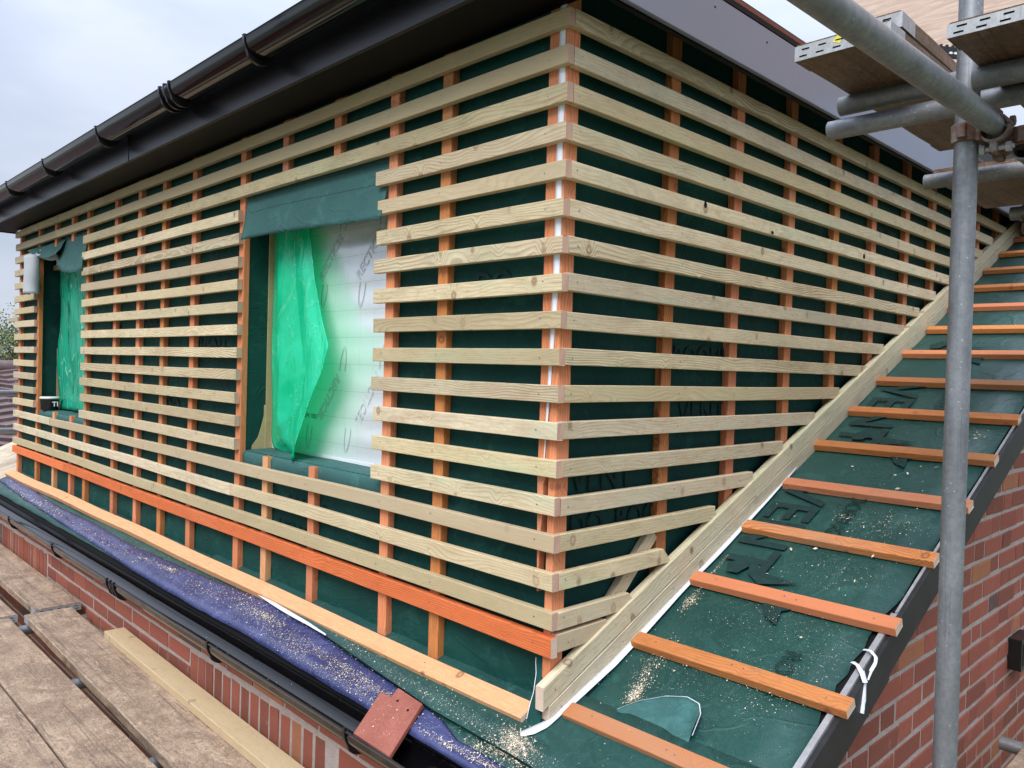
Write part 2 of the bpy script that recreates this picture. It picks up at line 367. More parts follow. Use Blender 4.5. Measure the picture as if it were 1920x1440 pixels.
M_BAND = galv_mat('galvanised_end_band', (.36, .37, .38), (.52, .53, .54), .5, .4)
def rust_mat():
    m, nt, b = material('rusty_steel_fitting'); p = nt.coord()
    n = nt.noise(p, 38., 5, .7); c = nt.mix(nt.ramp(n, [(.38, 0.), (.6, 1.)]), (.21, .175, .155), (.17, .075, .045))
    c = nt.mix(nt.ramp(nt.noise(p, 24., 3), [(.55, 0.), (.7, .8)]), c, (.33, .31, .30))
    setp(nt, b, c, .7, nt.bump(nt.noise(p, 160., 3), .4, .002), .4, .35); return m
M_RUST = rust_mat()
def tile_mat():
    m, nt, b = material('red_clay_tile'); p = nt.coord()
    n = nt.noise(p, 16., 5, .65); f = nt.noise(p, 160., 4, .7)
    c = nt.mix(nt.ramp(n, [(.3, 0.), (.7, 1.)]), (.26, .075, .05), (.35, .115, .08))
    c = nt.mix(nt.ramp(f, [(.3, .4), (.55, 0.)]), c, (.15, .045, .035))
    c = nt.mix(nt.ramp(nt.noise(p, 45., 4, .8), [(.62, 0.), (.75, .6)]), c, (.55, .33, .26))
    setp(nt, b, c, .55, nt.bump(nt.math('ADD', f, n), .35, .002), .4); return m
M_TILE = tile_mat()
def foil_mat():
    m, nt, b = material('insulation_foil'); p = nt.coord(); s = nt.sep(p)
    def line(v, per, wd, dash=None):
        l = nt.math('LESS_THAN', nt.math('FRACT', nt.math('DIVIDE', v, per)), wd)
        if dash is not None: l = nt.math('MULTIPLY', l, nt.math('LESS_THAN', nt.math('FRACT', nt.math('DIVIDE', dash, .011)), .5))
        return l
    l = nt.math('MAXIMUM', line(s[2], .112, .016), line(s[0], .098, .02, s[2]))
    c = nt.mix(nt.math('MULTIPLY', l, .5), (.86, .88, .92), (.36, .39, .42))
    quilt = nt.math('SINE', nt.math('MULTIPLY', s[2], 2 * PI / .112))
    h = nt.math('ADD', nt.math('MULTIPLY', quilt, 3.), nt.math('MULTIPLY', nt.noise(p, 5., 3), 10.))
    setp(nt, b, c, .29, nt.bump(h, .35, .0015), .5, .38); return m
M_FOIL = foil_mat()
def film_mat():
    m, nt, b = material('translucent_green_film'); p = nt.coord()
    n = nt.noise(p, 6., 3, .5, .5)
    c = nt.mix(nt.ramp(n, [(.3, 0.), (.7, 1.)]), (.0, .66, .38), (.05, .86, .62))
    cre = nt.ramp(nt.voro(nt.vmath('ADD', nt.vmath('MULTIPLY', p, (5., 5., 2.2)), nt.vmath('MULTIPLY', nt.comb(n, n, n), (1.5, 1.5, 1.5))), 1., 'DISTANCE_TO_EDGE').outputs['Distance'], [(.0, 1.), (.035, 0.)])
    c = nt.mix(nt.math('MULTIPLY', cre, .22), c, (.5, .95, .8))
    c = nt.mix(nt.ramp(nt.voro(p, 22.).outputs['Distance'], [(.04, .7), (.09, 0.)]), c, (.7, .95, .88))
    hh = nt.math('ADD', nt.noise(nt.vmath('MULTIPLY', p, (6., 6., 1.6)), 1.6, 4, .5, 1.), nt.math('MULTIPLY', cre, .12))
    setp(nt, b, c, .16, nt.bump(hh, .6, .02), .6)
    tr = nt.new('ShaderNodeBsdfTranslucent'); nt.put(tr.inputs[0], (.02, .95, .58))
    ms = nt.new('ShaderNodeMixShader'); ms.inputs[0].default_value = .5
    out = nt.n['Material Output']; nt.l.new(b.outputs[0], ms.inputs[1]); nt.l.new(tr.outputs[0], ms.inputs[2]); nt.l.new(ms.outputs[0], out.inputs[0])
    return m
M_FILM = film_mat()
def film2_mat():
    m, nt, b = material('crinkled_green_film'); p = nt.coord()
    v = nt.vmath('MULTIPLY', p, (9., 9., 1.6)); n = nt.noise(v, 1., 4, .6, 2.)
    cr = nt.ramp(nt.voro(nt.vmath('MULTIPLY', p, (16., 16., 2.6)), 1., 'DISTANCE_TO_EDGE').outputs['Distance'], [(.0, 1.), (.05, 0.)])
    c = nt.mix(nt.ramp(n, [(.3, 0.), (.7, 1.)]), (.0, .27, .15), (.01, .42, .25))
    c = nt.mix(nt.math('MULTIPLY', cr, .45), c, (.35, .75, .6))
    setp(nt, b, c, .22, nt.bump(nt.math('ADD', n, nt.math('MULTIPLY', cr, .5)), .8, .02), .6); return m
M_FILM2 = film2_mat()
def ink_mat(name, ink, ground, lo, hi):
    m, nt, b = material(name); p = nt.coord('Generated'); q = nt.coord()
    f = nt.math('MULTIPLY', nt.ramp(nt.noise(q, 28., 6, .75), [(.38, lo), (.62, hi)]), nt.ramp(nt.noise(q, 150., 3, .7), [(.3, .55), (.6, 1.)]))
    setp(nt, b, nt.mix(f, ground, ink), .62, spec=.16); return m
M_INK = ink_mat('black_ink_print', (.016, .019, .022), (.014, .056, .05), .2, .75)
M_INKG = ink_mat('faded_ink_print', (.004, .017, .017), (.009, .044, .04), .15, .75)
M_INKB = simple('black_print', (.03, .04, .045), .5, .3)
M_INKF = simple('grey_foil_ink', (.40, .44, .47), .5, .3)
def ply_mat():
    m, nt, b = material('weathered_plywood'); p = nt.coord()
    g = nt.noise(nt.vmath('MULTIPLY', p, (3., 3., 32.)), 1.5, 6, .7, 1.2); k = nt.voro(nt.vmath('MULTIPLY', p, (2.5, 1., 5.)), 1.).outputs['Distance']
    c = nt.mix(nt.ramp(g, [(.35, 0.), (.65, 1.)]), (.50, .36, .28), (.72, .56, .46))
    c = nt.mix(nt.ramp(k, [(.04, .6), (.14, 0.)]), c, (.33, .18, .1))
    c = nt.mix(nt.ramp(nt.noise(p, 40., 5, .8), [(.62, 0.), (.72, .6)]), c, (.2, .13, .09))
    setp(nt, b, c, .8, nt.bump(g, .5, .003), .3); return m
M_PLY = ply_mat()
def dust_mat():
    m, nt, b = material('sawdust'); g = nt.new('ShaderNodeNewGeometry').outputs['Random Per Island']
    setp(nt, b, nt.mix(g, (.60, .47, .30), (.80, .73, .60)), .9, spec=.2); return m
M_DUST = dust_mat()
def rooftile_mat():
    m, nt, b = material('brown_concrete_tile'); p = nt.coord(); n = nt.noise(p, 3., 5, .7); f = nt.noise(p, 12., 4, .8)
    c = nt.mix(nt.ramp(n, [(.3, 0.), (.7, 1.)]), (.085, .055, .052), (.15, .10, .095))
    c = nt.mix(nt.ramp(f, [(.62, 0.), (.7, .7)]), c, (.42, .42, .42))
    setp(nt, b, c, .55, nt.bump(f, .4, .02), .45); return m
M_RTILE = rooftile_mat()
M_RENDER = simple('neighbour_brick', (.24, .10, .07), .9, .2, 0, .3, 6.)
M_LEAF = simple('pale_spring_leaf', (.13, .17, .055), .7, .3, 0, .5, 1.5)
M_LEAF2 = simple('olive_twig_leaf', (.13, .125, .085), .8, .2, 0, .5, 1.5)
M_BARK = simple('grey_bark', (.13, .105, .08), .9, .2, 0, .3, 10.)
M_GROUND = simple('garden_ground', (.11, .12, .07), .95, .2, 0, .5, .6, .5, 6.)
M_SAND = simple('sandy_felt', (.46, .38, .28), .85, .2, 0, .3, 9., .4, 60.)
M_GREYR = simple('grey_foam_sheet', (.46, .49, .53), .5, .4, 0, .06, 10.)
M_TUB = simple('black_tub_plastic', (.012, .012, .014), .3, .5)
M_TUBW = simple('white_tub_print', (.75, .75, .73), .4, .5)

# ------------------------------------------------------------------ sawn timber
SEC = [(0, 0), (1, 0), (1, 1), (0, 1)]
def timber(name, mat, length, wd, th, M, parent=None, nails=(), holes=(), ch=.0016, bow=.002, end=None, cutl=0, cutr=0, nailside='front', **kw):
    """local x = length, y = depth (0 front .. th back), z = width (0..wd); nails at local x on the front face"""
    mb = MB(); n = max(2, int(length / .22)); c = ch
    prof = [(c, 0), (th - c, 0), (th, c), (th, wd - c), (th - c, wd), (c, wd), (0, wd - c), (0, c)]
    s1, s2 = R.uniform(0, 99), R.uniform(0, 99); V = []
    for i in range(n + 1):
        x = length * i / n
        bz = (mnoise.noise(Vector((x * .9, s1, 0)))) * bow * 2; by = (mnoise.noise(Vector((x * .9, s2, 5)))) * bow
        for y, z in prof:
            k = z / wd
            xx = x + (cutl * k if i == 0 else 0) + (cutr * k if i == n else 0)
            if i in (0, n): xx += R.uniform(-.0012, .0012)
            V.append((xx, y + by, z + bz + R.uniform(-.0003, .0003)))
    F = [[i * 8 + j, (i + 1) * 8 + j, (i + 1) * 8 + (j + 1) % 8, i * 8 + (j + 1) % 8] for i in range(n) for j in range(8)]
    mb.add(V, F, 0)
    mb.add(V[:8], [list(range(8))], 1); mb.add(V[-8:], [list(range(8))[::-1]], 1)
    for nx in nails:
        if not (.01 < nx < length - .008): continue
        zz = wd * R.uniform(.42, .66); xx = nx + R.uniform(-.008, .008); r = .0026
        ring = [(xx + r * math.cos(a * PI / 4), -.0008, zz + r * math.sin(a * PI / 4)) for a in range(8)]
        by = (mnoise.noise(Vector((xx * .9, s2, 5)))) * bow
        ring = [(p[0], p[1] + by, p[2]) for p in ring]
        mb.add(ring, [list(range(8))], 2)
    for hx, hz, ra, rb in holes:
        by = (mnoise.noise(Vector((hx * .9, s2, 5)))) * bow
        mb.add([(hx + ra * math.cos(a * PI / 8) * (1 + .2 * math.sin(a * 2.3)), -.0009 + by, hz + rb * math.sin(a * PI / 8)) for a in range(16)], [list(range(16))], 3)
    return mb.build(name, [mat, end or M_END, M_NAIL, M_DARK], parent, M)

# =================================================================== GROUND
SL = .437                      # main roof slope (rise per metre going +y)
CS = 1 / math.hypot(1, SL); NR = Vector((0, -SL * CS, CS)); UR = Vector((0, CS, SL * CS))
def rz(y, h=0): return -2.0 + SL * y + h / CS
def rp(x, y, h=0.0):
    return Vector((x, y, -2.0 + SL * y)) + NR * h
mb = MB(); mb.add([(-400, -400, -4.6), (400, -400, -4.6), (400, 400, -4.6), (-400, 400, -4.6)], [[0, 1, 2, 3]])
tag(mb.build('ground', M_GROUND), kind='structure')

# =================================================================== BRICK HOUSE
house = empty('brick_house', (-3, 1.5, -4.6), 'red brick house with green underlay and orange battens on its sloping roof', 'house')
def brick_tint():
    r = R.random()
    if r < .025: c = (.11, .08, .07)
    elif r < .12: c = (.37, .15, .075)
    elif r < .4: c = (.22, .072, .048)
    else: c = (.30, .092, .06)
    k = R.uniform(.9, 1.1); return tuple(min(1, v * k) for v in c)
def brick_quad(mb, fn, u0, u1, v0, v1, d=.004):
    j = lambda: R.uniform(-.003, .003)
    dd = d + R.uniform(-.0025, .0015); c = .003
    o = [(u0 + j(), v0 + j()), (u1 + j(), v0 + j()), (u1 + j(), v1 + j()), (u0 + j(), v1 + j())]
    cx, cy = (u0 + u1) / 2, (v0 + v1) / 2
    base = [fn(a, b_, -.01) for a, b_ in o]; mid = [fn(a, b_, dd - .002) for a, b_ in o]
    top = [fn(a + (c if a < cx else -c), b_ + (c if b_ < cy else -c), dd) for a, b_ in o]
    V = base + mid + top
    F = [[i, (i + 1) % 4, 4 + (i + 1) % 4, 4 + i] for i in range(4)] + [[4 + i, 4 + (i + 1) % 4, 8 + (i + 1) % 4, 8 + i] for i in range(4)] + [[8, 9, 10, 11]]
    mb.add(V, F, 1, False, brick_tint())
PIT = .08; BL, BH = .228, .109
# gable wall, plane x = GX, runs along +y
GX = .563
mb = MB()
fnG = lambda u, v, d: (GX + d, u, v)
mb.add([(GX, -.195, -4.6), (GX, 9, -4.6), (GX, 9, rz(9) - .07), (GX, -.195, rz(-.195) - .07)], [[0, 1, 2, 3]], 0)
z = -1.7195 - PIT * 36 + .0; row = 0
zz = -4.59
k0 = round((-1.7745 - zz) / PIT); zz = -1.7745 - PIT * k0
while zz < 1.0:
    y = -.195 + (.0 if row % 2 else -.085); hd = row % 2
    while y < 6.0:
        L = BH if hd else BL; y1 = y + L
        top = zz + PIT - .0175
        if top < rz(max(y, -.19)) - .06 and y1 > -.19: brick_quad(mb, fnG, max(y, -.19), y1, zz, top)
        y = y1 + .0135; hd = 1 - hd
    zz += PIT; row += 1
gw = mb.build('gable_wall', [M_MORT, M_BRICK], house)
# front wall, plane y = -.2
mb = MB(); FY = -.197
fnF = lambda u, v, d: (u, FY - d, v)
mb.add([(-7.5, FY, -4.6), (GX - .002, FY, -4.6), (GX - .002, FY, -2.2), (-7.5, FY, -2.2)], [[0, 1, 2, 3]], 0)
sold = [(-1.95, -.78), (-5.75, -4.21)]
zz = -2.262 - PIT * 29 + .0; row = 0
while zz < -2.2:
    x = -7.5 + (row % 2) * .12
    while x < GX - .02:
        L = BL if R.random() > .0 else BH; x1 = min(x + L, GX - .004); segs = [(x, x1)]
        if -2.54 < zz + .03 < -2.25:
            for a, b_ in sold:
                ns = []
                for s0, s1 in segs:
                    if s1 <= a or s0 >= b_: ns.append((s0, s1))
                    else:
                        if s0 < a - .03: ns.append((s0, a - .01))
                        if s1 > b_ + .03: ns.append((b_ + .01, s1))
                segs = ns
        for s0, s1 in segs:
            if s1 - s0 > .02: brick_quad(mb, fnF, s0, s1, zz, zz + PIT - .0165, .004)
        x = x + L + .013
    zz += PIT; row += 1
for a, b_ in sold:
    x = a
    while x + .066 < b_ + .02:
        brick_quad(mb, fnF, x, x + .065, -2.520 + R.uniform(-.003, .003), -2.288 + R.uniform(-.004, .004), .004); x += .0805
fw = mb.build('front_wall', [M_MORT, M_BRICK], house)
# left end of the house under the roof
mb = MB(); mb.box((-7.5, FY + .002, -4.6), (-7.4, 9, -2.2)); mb.build('end_wall', M_RENDER, house)

# roof underlay (green membrane sheet draped on rafters)
def sag(x, y): return .0035 * mnoise.noise(Vector((x * 4.5, y * 9, 7))) + .004 * mnoise.noise(Vector((x * 2.1, y * 3.3, 4))) - .006 * abs(math.sin(y * PI / .31)) * .5 + .002 * mnoise.noise(Vector((x * 9, y * 9, 1)))
rows = []
for i in range(111):
    y = -.185 + i * .06 * .8
    r = []
    for j in range(75):
        x = -6.08 + (6.08 + .615) * j / 74
        if j == 74: q_ = max(0, min(1, (y - .25) / .15)) * max(0, min(1, (.80 - y) / .08)); x += .0225 + .003 * mnoise.noise(Vector((y * 9, 3, 3))) - q_ * (.016 + .016 * mnoise.noise(Vector((y * 22, 3, 3))))
        hh = sag(x, y)
        if y < 0: hh += .004 + .01 * mnoise.noise(Vector((x * 4, 7, 0)))
        r.append(rp(x, y, hh))
    rows.append(r)
und = grid(rows, M_MEMW, 'roof_underlay', house, .0012)
# black roof deck under the membrane
mb = MB(); P = [rp(-7.5, -.17, -.02), rp(.60, -.17, -.02), rp(.60, 9, -.02), rp(-7.5, 9, -.02)]
Q = [p - Vector((0, 0, .09)) for p in P]
mb.add(P + Q, [[0, 1, 2, 3], [7, 6, 5, 4], [0, 4, 5, 1], [1, 5, 6, 2], [2, 6, 7, 3], [3, 7, 4, 0]])
mb.build('roof_deck', M_DARK, house)
mb = MB(); mb.add([rp(-7.5, -.1, .002), rp(-6.09, -.1, .002), rp(-6.09, 4, .002), rp(-7.5, 4, .002)], [[0, 1, 2, 3]])
mb.build('sandy_roof_felt', M_SAND, house, solid=.003)
# blue eaves membrane, laps over the eaves into the gutter line
edge_lo = [(-6.0, -.10), (-5.0, -.135), (-4.0, -.16), (-3.2, -.175), (-2.74, -.19), (-2.0, -.195), (-1.4, -.19), (-.8, -.2), (-.3, -.205), (.1, -.215), (.56, -.22)]
edge_hi = [(-6.0, .0), (-5.0, -.055), (-4.4, -.075), (-3.7, -.065), (-3.1, -.085), (-2.6, -.07), (-2.0, -.055), (-1.5, -.03), (-1.1, -.06), (-.72, -.092), (-.45, -.11), (-.3, -.13), (-.2, -.16), (.56, -.165)]
def interp(tab, x):
    for (a, ya), (b_, yb) in zip(tab, tab[1:]):
        if x <= b_: return lerp(ya, yb, max(0, (x - a) / (b_ - a)))
    return tab[-1][1]
rows = []
for i in range(9):
    t = i / 8; r = []
    for j in range(131):
        x = -6.0 + 6.56 * j / 130
        y = lerp(interp(edge_lo, x), interp(edge_hi, x), t)
        h = .013 + .006 * mnoise.noise(Vector((x * 5, y * 22, 2))) + .004 * mnoise.noise(Vector((x * 14, y * 30, 8)))
        if t > .9: h -= .004
        if i == 0: h += .002
        r.append(rp(x, y, h) + Vector((0, 0, -.012 if i == 0 else 0)))
    rows.append(r)
blue = grid(rows, M_BLUE, 'eaves_membrane', house, .0012)
tag(blue, 'blue purple eaves membrane dusted with sawdust')
# green lap over the blue sheet near the corner
ed = [(-2.3, -.03), (-1.8, -.028), (-1.2, -.055), (-.72, -.095), (-.35, -.125), (0, -.135), (.3, -.15), (.6, -.16)]
rows = []
for i in range(5):
    t = i / 4
    rows.append([rp(x, lerp(interp(ed, x), .12, t), (.021 if i else .025) - .008 * t + .003 * mnoise.noise(Vector((x * 7, t * 2, 0)))) for x in [-2.3 + 2.9 * j / 80 for j in range(81)]])
lap = grid(rows, M_MEMW, 'membrane_lap', house, .0012)
# white edge of the lap
pts = []
mb = MB()
for a, b_ in ((-1.72, -1.05),):
    V = []
    for j in range(31):
        x = lerp(a, b_, j / 30); y = interp(ed, x); wd = .010 * math.sin(PI * j / 30)
        V += [rp(x, y - wd, .026), rp(x, y + .004, .029)]
    mb.add(V, [[2 * j, 2 * j + 2, 2 * j + 3, 2 * j + 1] for j in range(30)], 0, True)
mb.build('white_lap_edge', M_WHITE, house, solid=.001)

# black eaves tray between membrane and gutter
mb = MB()
prof = [(-.150, -2.078), (-.182, -2.088), (-.188, -2.112), (-.1895, -2.25), (-.184, -2.25), (-.180, -2.12), (-.150, -2.09)]
mb.add([(x, y, z) for x in (-7.4, .60) for y, z in prof], [[j, (j + 1) % 7, 7 + (j + 1) % 7, 7 + j] for j in range(7)] + [list(range(7))[::-1], [7 + i for i in range(7)]])
mb.build('eaves_tray', M_DARK, house)

def gutter(parent, cy, cz, x0, x1, bx, rad=.0605, joint=(), name='gutter'):
    """half round gutter: shell with rolled front lip; brackets are children"""
    mb = MB(); n = 16; prof = []
    for i in range(n + 1):
        a = PI + PI * i / n; prof.append((cy + rad * math.cos(a), cz + rad * math.sin(a)))
    # front (outer, -y) lip roll
    lip = [(cy - rad - .004, cz + .004), (cy - rad - .002, cz + .009), (cy - rad + .004, cz + .009), (cy - rad + .006, cz + .004)]
    inner = [(cy + (rad - .004) * math.cos(PI + PI * i / n), cz + (rad - .004) * math.sin(PI + PI * i / n)) for i in range(n, -1, -1)]
    ring = lip[::-1][2:] + lip[::-1][:0]
    P = [(cy - rad - .003, cz)] + [(cy - rad - .004, cz + .006), (cy - rad, cz + .010), (cy - rad + .006, cz + .008), (cy - rad + .007, cz + .002)][::-1][:0]
    loop = prof + [(cy + rad + .001, cz + .006), (cy + rad - .004, cz + .006)] + inner + [(cy - rad + .006, cz + .004), (cy - rad + .005, cz + .009), (cy - rad, cz + .011), (cy - rad - .004, cz + .007)]
    N = len(loop); xs = [x0 + (x1 - x0) * i / 40 for i in range(41)]
    V = [(x, y, z + .0015 * mnoise.noise(Vector((x * 1.2, 0, 0)))) for x in xs for y, z in loop]
    mb.add(V, [[i * N + j, i * N + (j + 1) % N, (i + 1) * N + (j + 1) % N, (i + 1) * N + j] for i in range(40) for j in range(N)], 0, True)
    mb.add(V[:N], [list(range(N))[::-1]]); mb.add(V[-N:], [list(range(N))])
    g = mb.build(name, M_PVC, parent)
    mod = g.modifiers.new('edges', 'EDGE_SPLIT'); mod.split_angle = math.radians(50)
    def strap(x, wdt, pr=.0045, hook=True):
        mb = MB(); r1, r2 = rad + .0005, rad + pr; L = []
        a0, a1 = PI - .12, 2 * PI + .05
        outer = [(cy + r2 * math.cos(a0 + (a1 - a0) * i / 18), cz + r2 * math.sin(a0 + (a1 - a0) * i / 18)) for i in range(19)]
        inn = [(cy + r1 * math.cos(a0 + (a1 - a0) * i / 18), cz + r1 * math.sin(a0 + (a1 - a0) * i / 18)) for i in range(19)][::-1]
        # thicken towards the wall: belly of the bracket
        outer = [(y + .0, z - (.016 * max(0, math.sin((i / 18) * PI)) if i > 4 else 0) * (1 if hook else .2)) for i, (y, z) in enumerate(outer)]
        if hook: outer = [(cy - rad + .004, cz + .017), (cy - rad - .006, cz + .0145)] + outer; inn = inn + [(cy - rad + .007, cz + .012)]
        lp = outer + inn; N = len(lp)
        mb.add([(xx, y, z) for xx in (x - wdt / 2, x + wdt / 2) for y, z in lp], [[j, (j + 1) % N, N + (j + 1) % N, N + j] for j in range(N)], 0, False)
        k = len(outer); ni = len(inn)
        for xx, fl in ((0, 1), (1, 0)):
            base = [(x - wdt / 2 if not xx else x + wdt / 2, y, z) for y, z in lp]; F = []
            m_ = min(k, ni)
            for i in range(m_ - 1):
                f = [i, i + 1, N - 2 - i, N - 1 - i]; F.append(f if fl else f[::-1])
            if k > ni: F.append([m_ - 1, k - 1, k] if fl else [k, k - 1, m_ - 1])
            mb.add(base, F)
        mb.build('gutter_bracket' if hook else 'union_rib', M_PVCM, g)
    for x in bx: strap(x, .014)
    for x in joint:
        for d in (-.052, 0, .052): strap(x + d, .012, .006, True)
        mb = MB(); n = 16
        mb.sweep([(rad + .003 if i <= n else rad + .0006, 0) for i in range(0)] or [(0, 0)], [(0, 0, 0)] * 2) if False else None
        out = [(cy + (rad + .003) * math.cos(PI + PI * i / n), cz + (rad + .003) * math.sin(PI + PI * i / n)) for i in range(n + 1)]
        V = [(xx, y, z) for xx in (x - .055, x + .055) for y, z in out]
        mb.add(V, [[j, j + 1, n + 2 + j, n + 1 + j] for j in range(n)], 0, True)
        mb.build('gutter_union', M_PVC, g, solid=.003)
    return g
lg = gutter(house, -.253, -2.118, -7.4, .62, [-5.72, -4.714, -3.678, -1.526, -.546, .4], joint=(-2.655,))
tag(lg, 'black half round gutter under the blue eaves membrane')

# roof battens on the right slope
ys = [.075, .385, .70, 1.018, 1.318, 1.622, 1.937, 2.245, 2.56, 2.87, 3.18, 3.49, 3.80, 4.11, 4.42, 4.73]
BM = [M_ORDK, M_ORDK, M_ORNG, M_ORDK, M_ORNG, M_ORDK]
for i, y in enumerate(ys):
    x0 = (.034 if i < 5 else .014) - .003 * (i % 3); x1 = [.80, .690, .686, .676, .680, .672, .664, .69, .70, .69, .7, .69, .7, .7, .7, .7][i]
    yy = y - .052 * CS
    org = rp(x0, yy, .004)
    # local x along +X, y = up-normal reversed (front = top), z = up slope
    Mx = Matrix(((1, 0, 0, org.x), (0, -NR.y, UR.y, org.y + NR.y * .026), (0, -NR.z, UR.z, org.z + NR.z * .026), (0, 0, 0, 1)))
    timber('roof_batten', BM[i % 6], x1 - x0, .052, .026, Mx, house, nails=[.08, .33, .36, .6], end=M_ENDW, bow=.004)
# foot batten along the dormer base
org = rp(-6.07, -.040, .004)
Mx = Matrix(((1, -0, 0, org.x), (0, -NR.y, UR.y, org.y + NR.y * .034), (0, -NR.z, UR.z, org.z + NR.z * .034), (0, 0, 0, 1)))
timber('foot_batten', M_FOOT, 6.01, .066, .032, Mx, house, nails=[i * .41 + .2 for i in range(14)], end=M_ENDW, bow=.006)

# verge: bargeboard, tape and cap
mb = MB(); ya, yb = -.26, 6.0
def bar(mb, x0, x1, h0, h1, ya, yb, mi=0):
    P = []
    for y in (ya, yb):
        for x in (x0, x1):
            for h in (h0, h1): P.append((x, y, -2.0 + SL * y + h))
    mb.add(P, [[0, 1, 3, 2], [4, 6, 7, 5], [0, 4, 5, 1], [2, 3, 7, 6], [0, 2, 6, 4], [1, 5, 7, 3]], mi)
bar(mb, .655, .667, -.116, .004, .66, yb); bar(mb, .657, .671, -.122, .0, ya, .655)
bar(mb, .575, .654, -.112, -.10, ya, yb)
bg_ = mb.build('bargeboard', M_BARGE, house, bevel=.002)
mb = MB(); bar(mb, .6385, .6545, -.02, .004, ya, .74); bar(mb, .6465, .6545, -.02, .0055, .745, 3.4); mb.build('verge_strip', M_GREYST, bg_)
mb = MB(); bar(mb, .60, .6375, -.10, -.012, ya, yb); mb.build('verge_recess', M_DARK, bg_)
# printed ink on the underlay
def text_mesh(name, s, size, M, mat, parent, stroke=0, font_off=0, spacing=1.0, shear=0):
    cu = bpy.data.curves.new('tmp', 'FONT'); cu.body = s; cu.size = size; cu.offset = font_off; cu.space_character = spacing; cu.shear = shear
    cu.resolution_u = 3
    if stroke: cu.fill_mode = 'NONE'; cu.bevel_depth = stroke; cu.bevel_resolution = 0
    o = bpy.data.objects.new('tmp', cu); COL.objects.link(o)
    dg = bpy.context.evaluated_depsgraph_get(); dg.update()
    me = bpy.data.meshes.new_from_object(o.evaluated_get(dg)); bpy.data.objects.remove(o)
    mb = MB(); mb.add([tuple(v.co) for v in me.vertices], [list(p.vertices) for p in me.polygons]); bpy.data.meshes.remove(me)
    return mb.build(name, mat, parent, M)
def roofM(x, y, h=.0095):  # baseline down the slope, letter tops toward +x
    p = rp(x, y, h); bx = -UR; by = Vector((1, 0, 0))
    return Matrix(((bx.x, by.x, NR.x, p.x), (bx.y, by.y, NR.y, p.y), (bx.z, by.z, NR.z, p.z), (0, 0, 0, 1)))
text_mesh('printed_text', 'VENT', .25, roofM(.055, 2.22), M_INK, und, font_off=.004)
text_mesh('printed_text', 'VENT', .25, roofM(.05, 1.33), M_INK, und, font_off=.004)
text_mesh('printed_text', 'ROOFING', .075, roofM(.30, 1.34), M_INKG, und)
text_mesh('printed_text', 'COMPANY', .07, roofM(.32, 2.2), M_INKG, und)
text_mesh('printed_text', 'ROOF', .07, roofM(.45, .5), M_INKG, und)
def flat(pts, h, name, mat, parent):
    mb = MB(); mb.add([rp(x, y, h) for x, y in pts], [list(range(len(pts)))]); return mb.build(name, mat, parent)
for dx, dy in ((0, 0), (.02, .93), (.0, 1.87)):
    A = lambda L: [(x + dx, y + dy) for x, y in L]
    flat(A([(.13, .865), (.215, .785), (.35, .765), (.23, .725), (.175, .765)]), .0098, 'printed_mark', M_INK, und)
    flat(A([(.085, .79), (.125, .85), (.16, .80), (.14, .755), (.10, .752)]), .0098, 'printed_mark', M_INK, und)
    flat(A([(.26, .70), (.29, .655), (.345, .655), (.415, .672), (.36, .635), (.372, .575), (.325, .60)]), .0098, 'printed_mark', M_INK, und)
# curled green flap at the lower right
fl = [(.155, .115), (.168, .134), (.191, .164), (.248, .208), (.302, .229), (.345, .222), (.368, .193), (.387, .126)]
rows = []
for i in range(8):
    t = i / 7; r = []
    for j in range(25):
        s = j / 24; k = poly_at(fl, s); b0 = Vector((lerp(.155, .387, s), .108))
        q = b0.lerp(k, t); r.append(rp(q.x, q.y, .012 + .006 * t + .012 * t * t * (s > .75) * (s - .75) * 4))
    rows.append(r)
mf = grid(rows, M_MEML, 'membrane_flap', house, .001)
mb = MB(); V = []
for j in range(41):
    k = poly_at(fl, j / 40); V += [rp(k.x, k.y, .0185), rp(k.x, k.y + .0035, .0165)]
mb.add(V, [[2 * j, 2 * j + 2, 2 * j + 3, 2 * j + 1] for j in range(40)]); mb.build('white_flap_edge', M_WHITE, mf, solid=.0006)
# small black wall box on the gable
mb = MB(); mb.box((GX + .004, 2.285, -2.235), (GX + .055, 2.47, -2.10), 0, .004); wb = mb.build('wall_box', M_PVCM, house)
mb = MB(); mb.box((GX + .055, 2.31, -2.215), (GX + .0575, 2.45, -2.12)); mb.build('box_face', M_FASC, wb)

# =================================================================== DORMER
FYL = -.19
dorm = empty('dormer', (-3, 2, -2.0), 'large flat roofed dormer wrapped in green membrane under pale horizontal battens with two window openings', 'dormer')
X0 = -6.10; MY = .055; MXR = -.055; ZT = .22
# left wall membrane with two openings
W2 = (-2.0, -.835, -1.418, -.19); W1 = (-5.49, -4.31, -1.43, -.19)
def wallgrid(mb, fn, us, vs, hole):
    for i in range(len(us) - 1):
        for j in range(len(vs) - 1):
            cu, cv = (us[i] + us[i + 1]) / 2, (vs[j] + vs[j + 1]) / 2
            if hole(cu, cv): continue
            mb.add([fn(us[i], vs[j]), fn(us[i + 1], vs[j]), fn(us[i + 1], vs[j + 1]), fn(us[i], vs[j + 1])], [[0, 1, 2, 3]], 0, True)
def cuts(a, b_, step, extra):
    n = int((b_ - a) / step); L = [a + (b_ - a) * i / n for i in range(n + 1)]
    L = [x for x in L if all(abs(x - e) > step * .3 for e in extra)] + list(extra); return sorted(L)
us = cuts(X0, MXR, .09, [W1[0], W1[1], W2[0], W2[1]]); vs = cuts(-2.05, ZT, .06, [W1[2], W2[2], W2[3]])
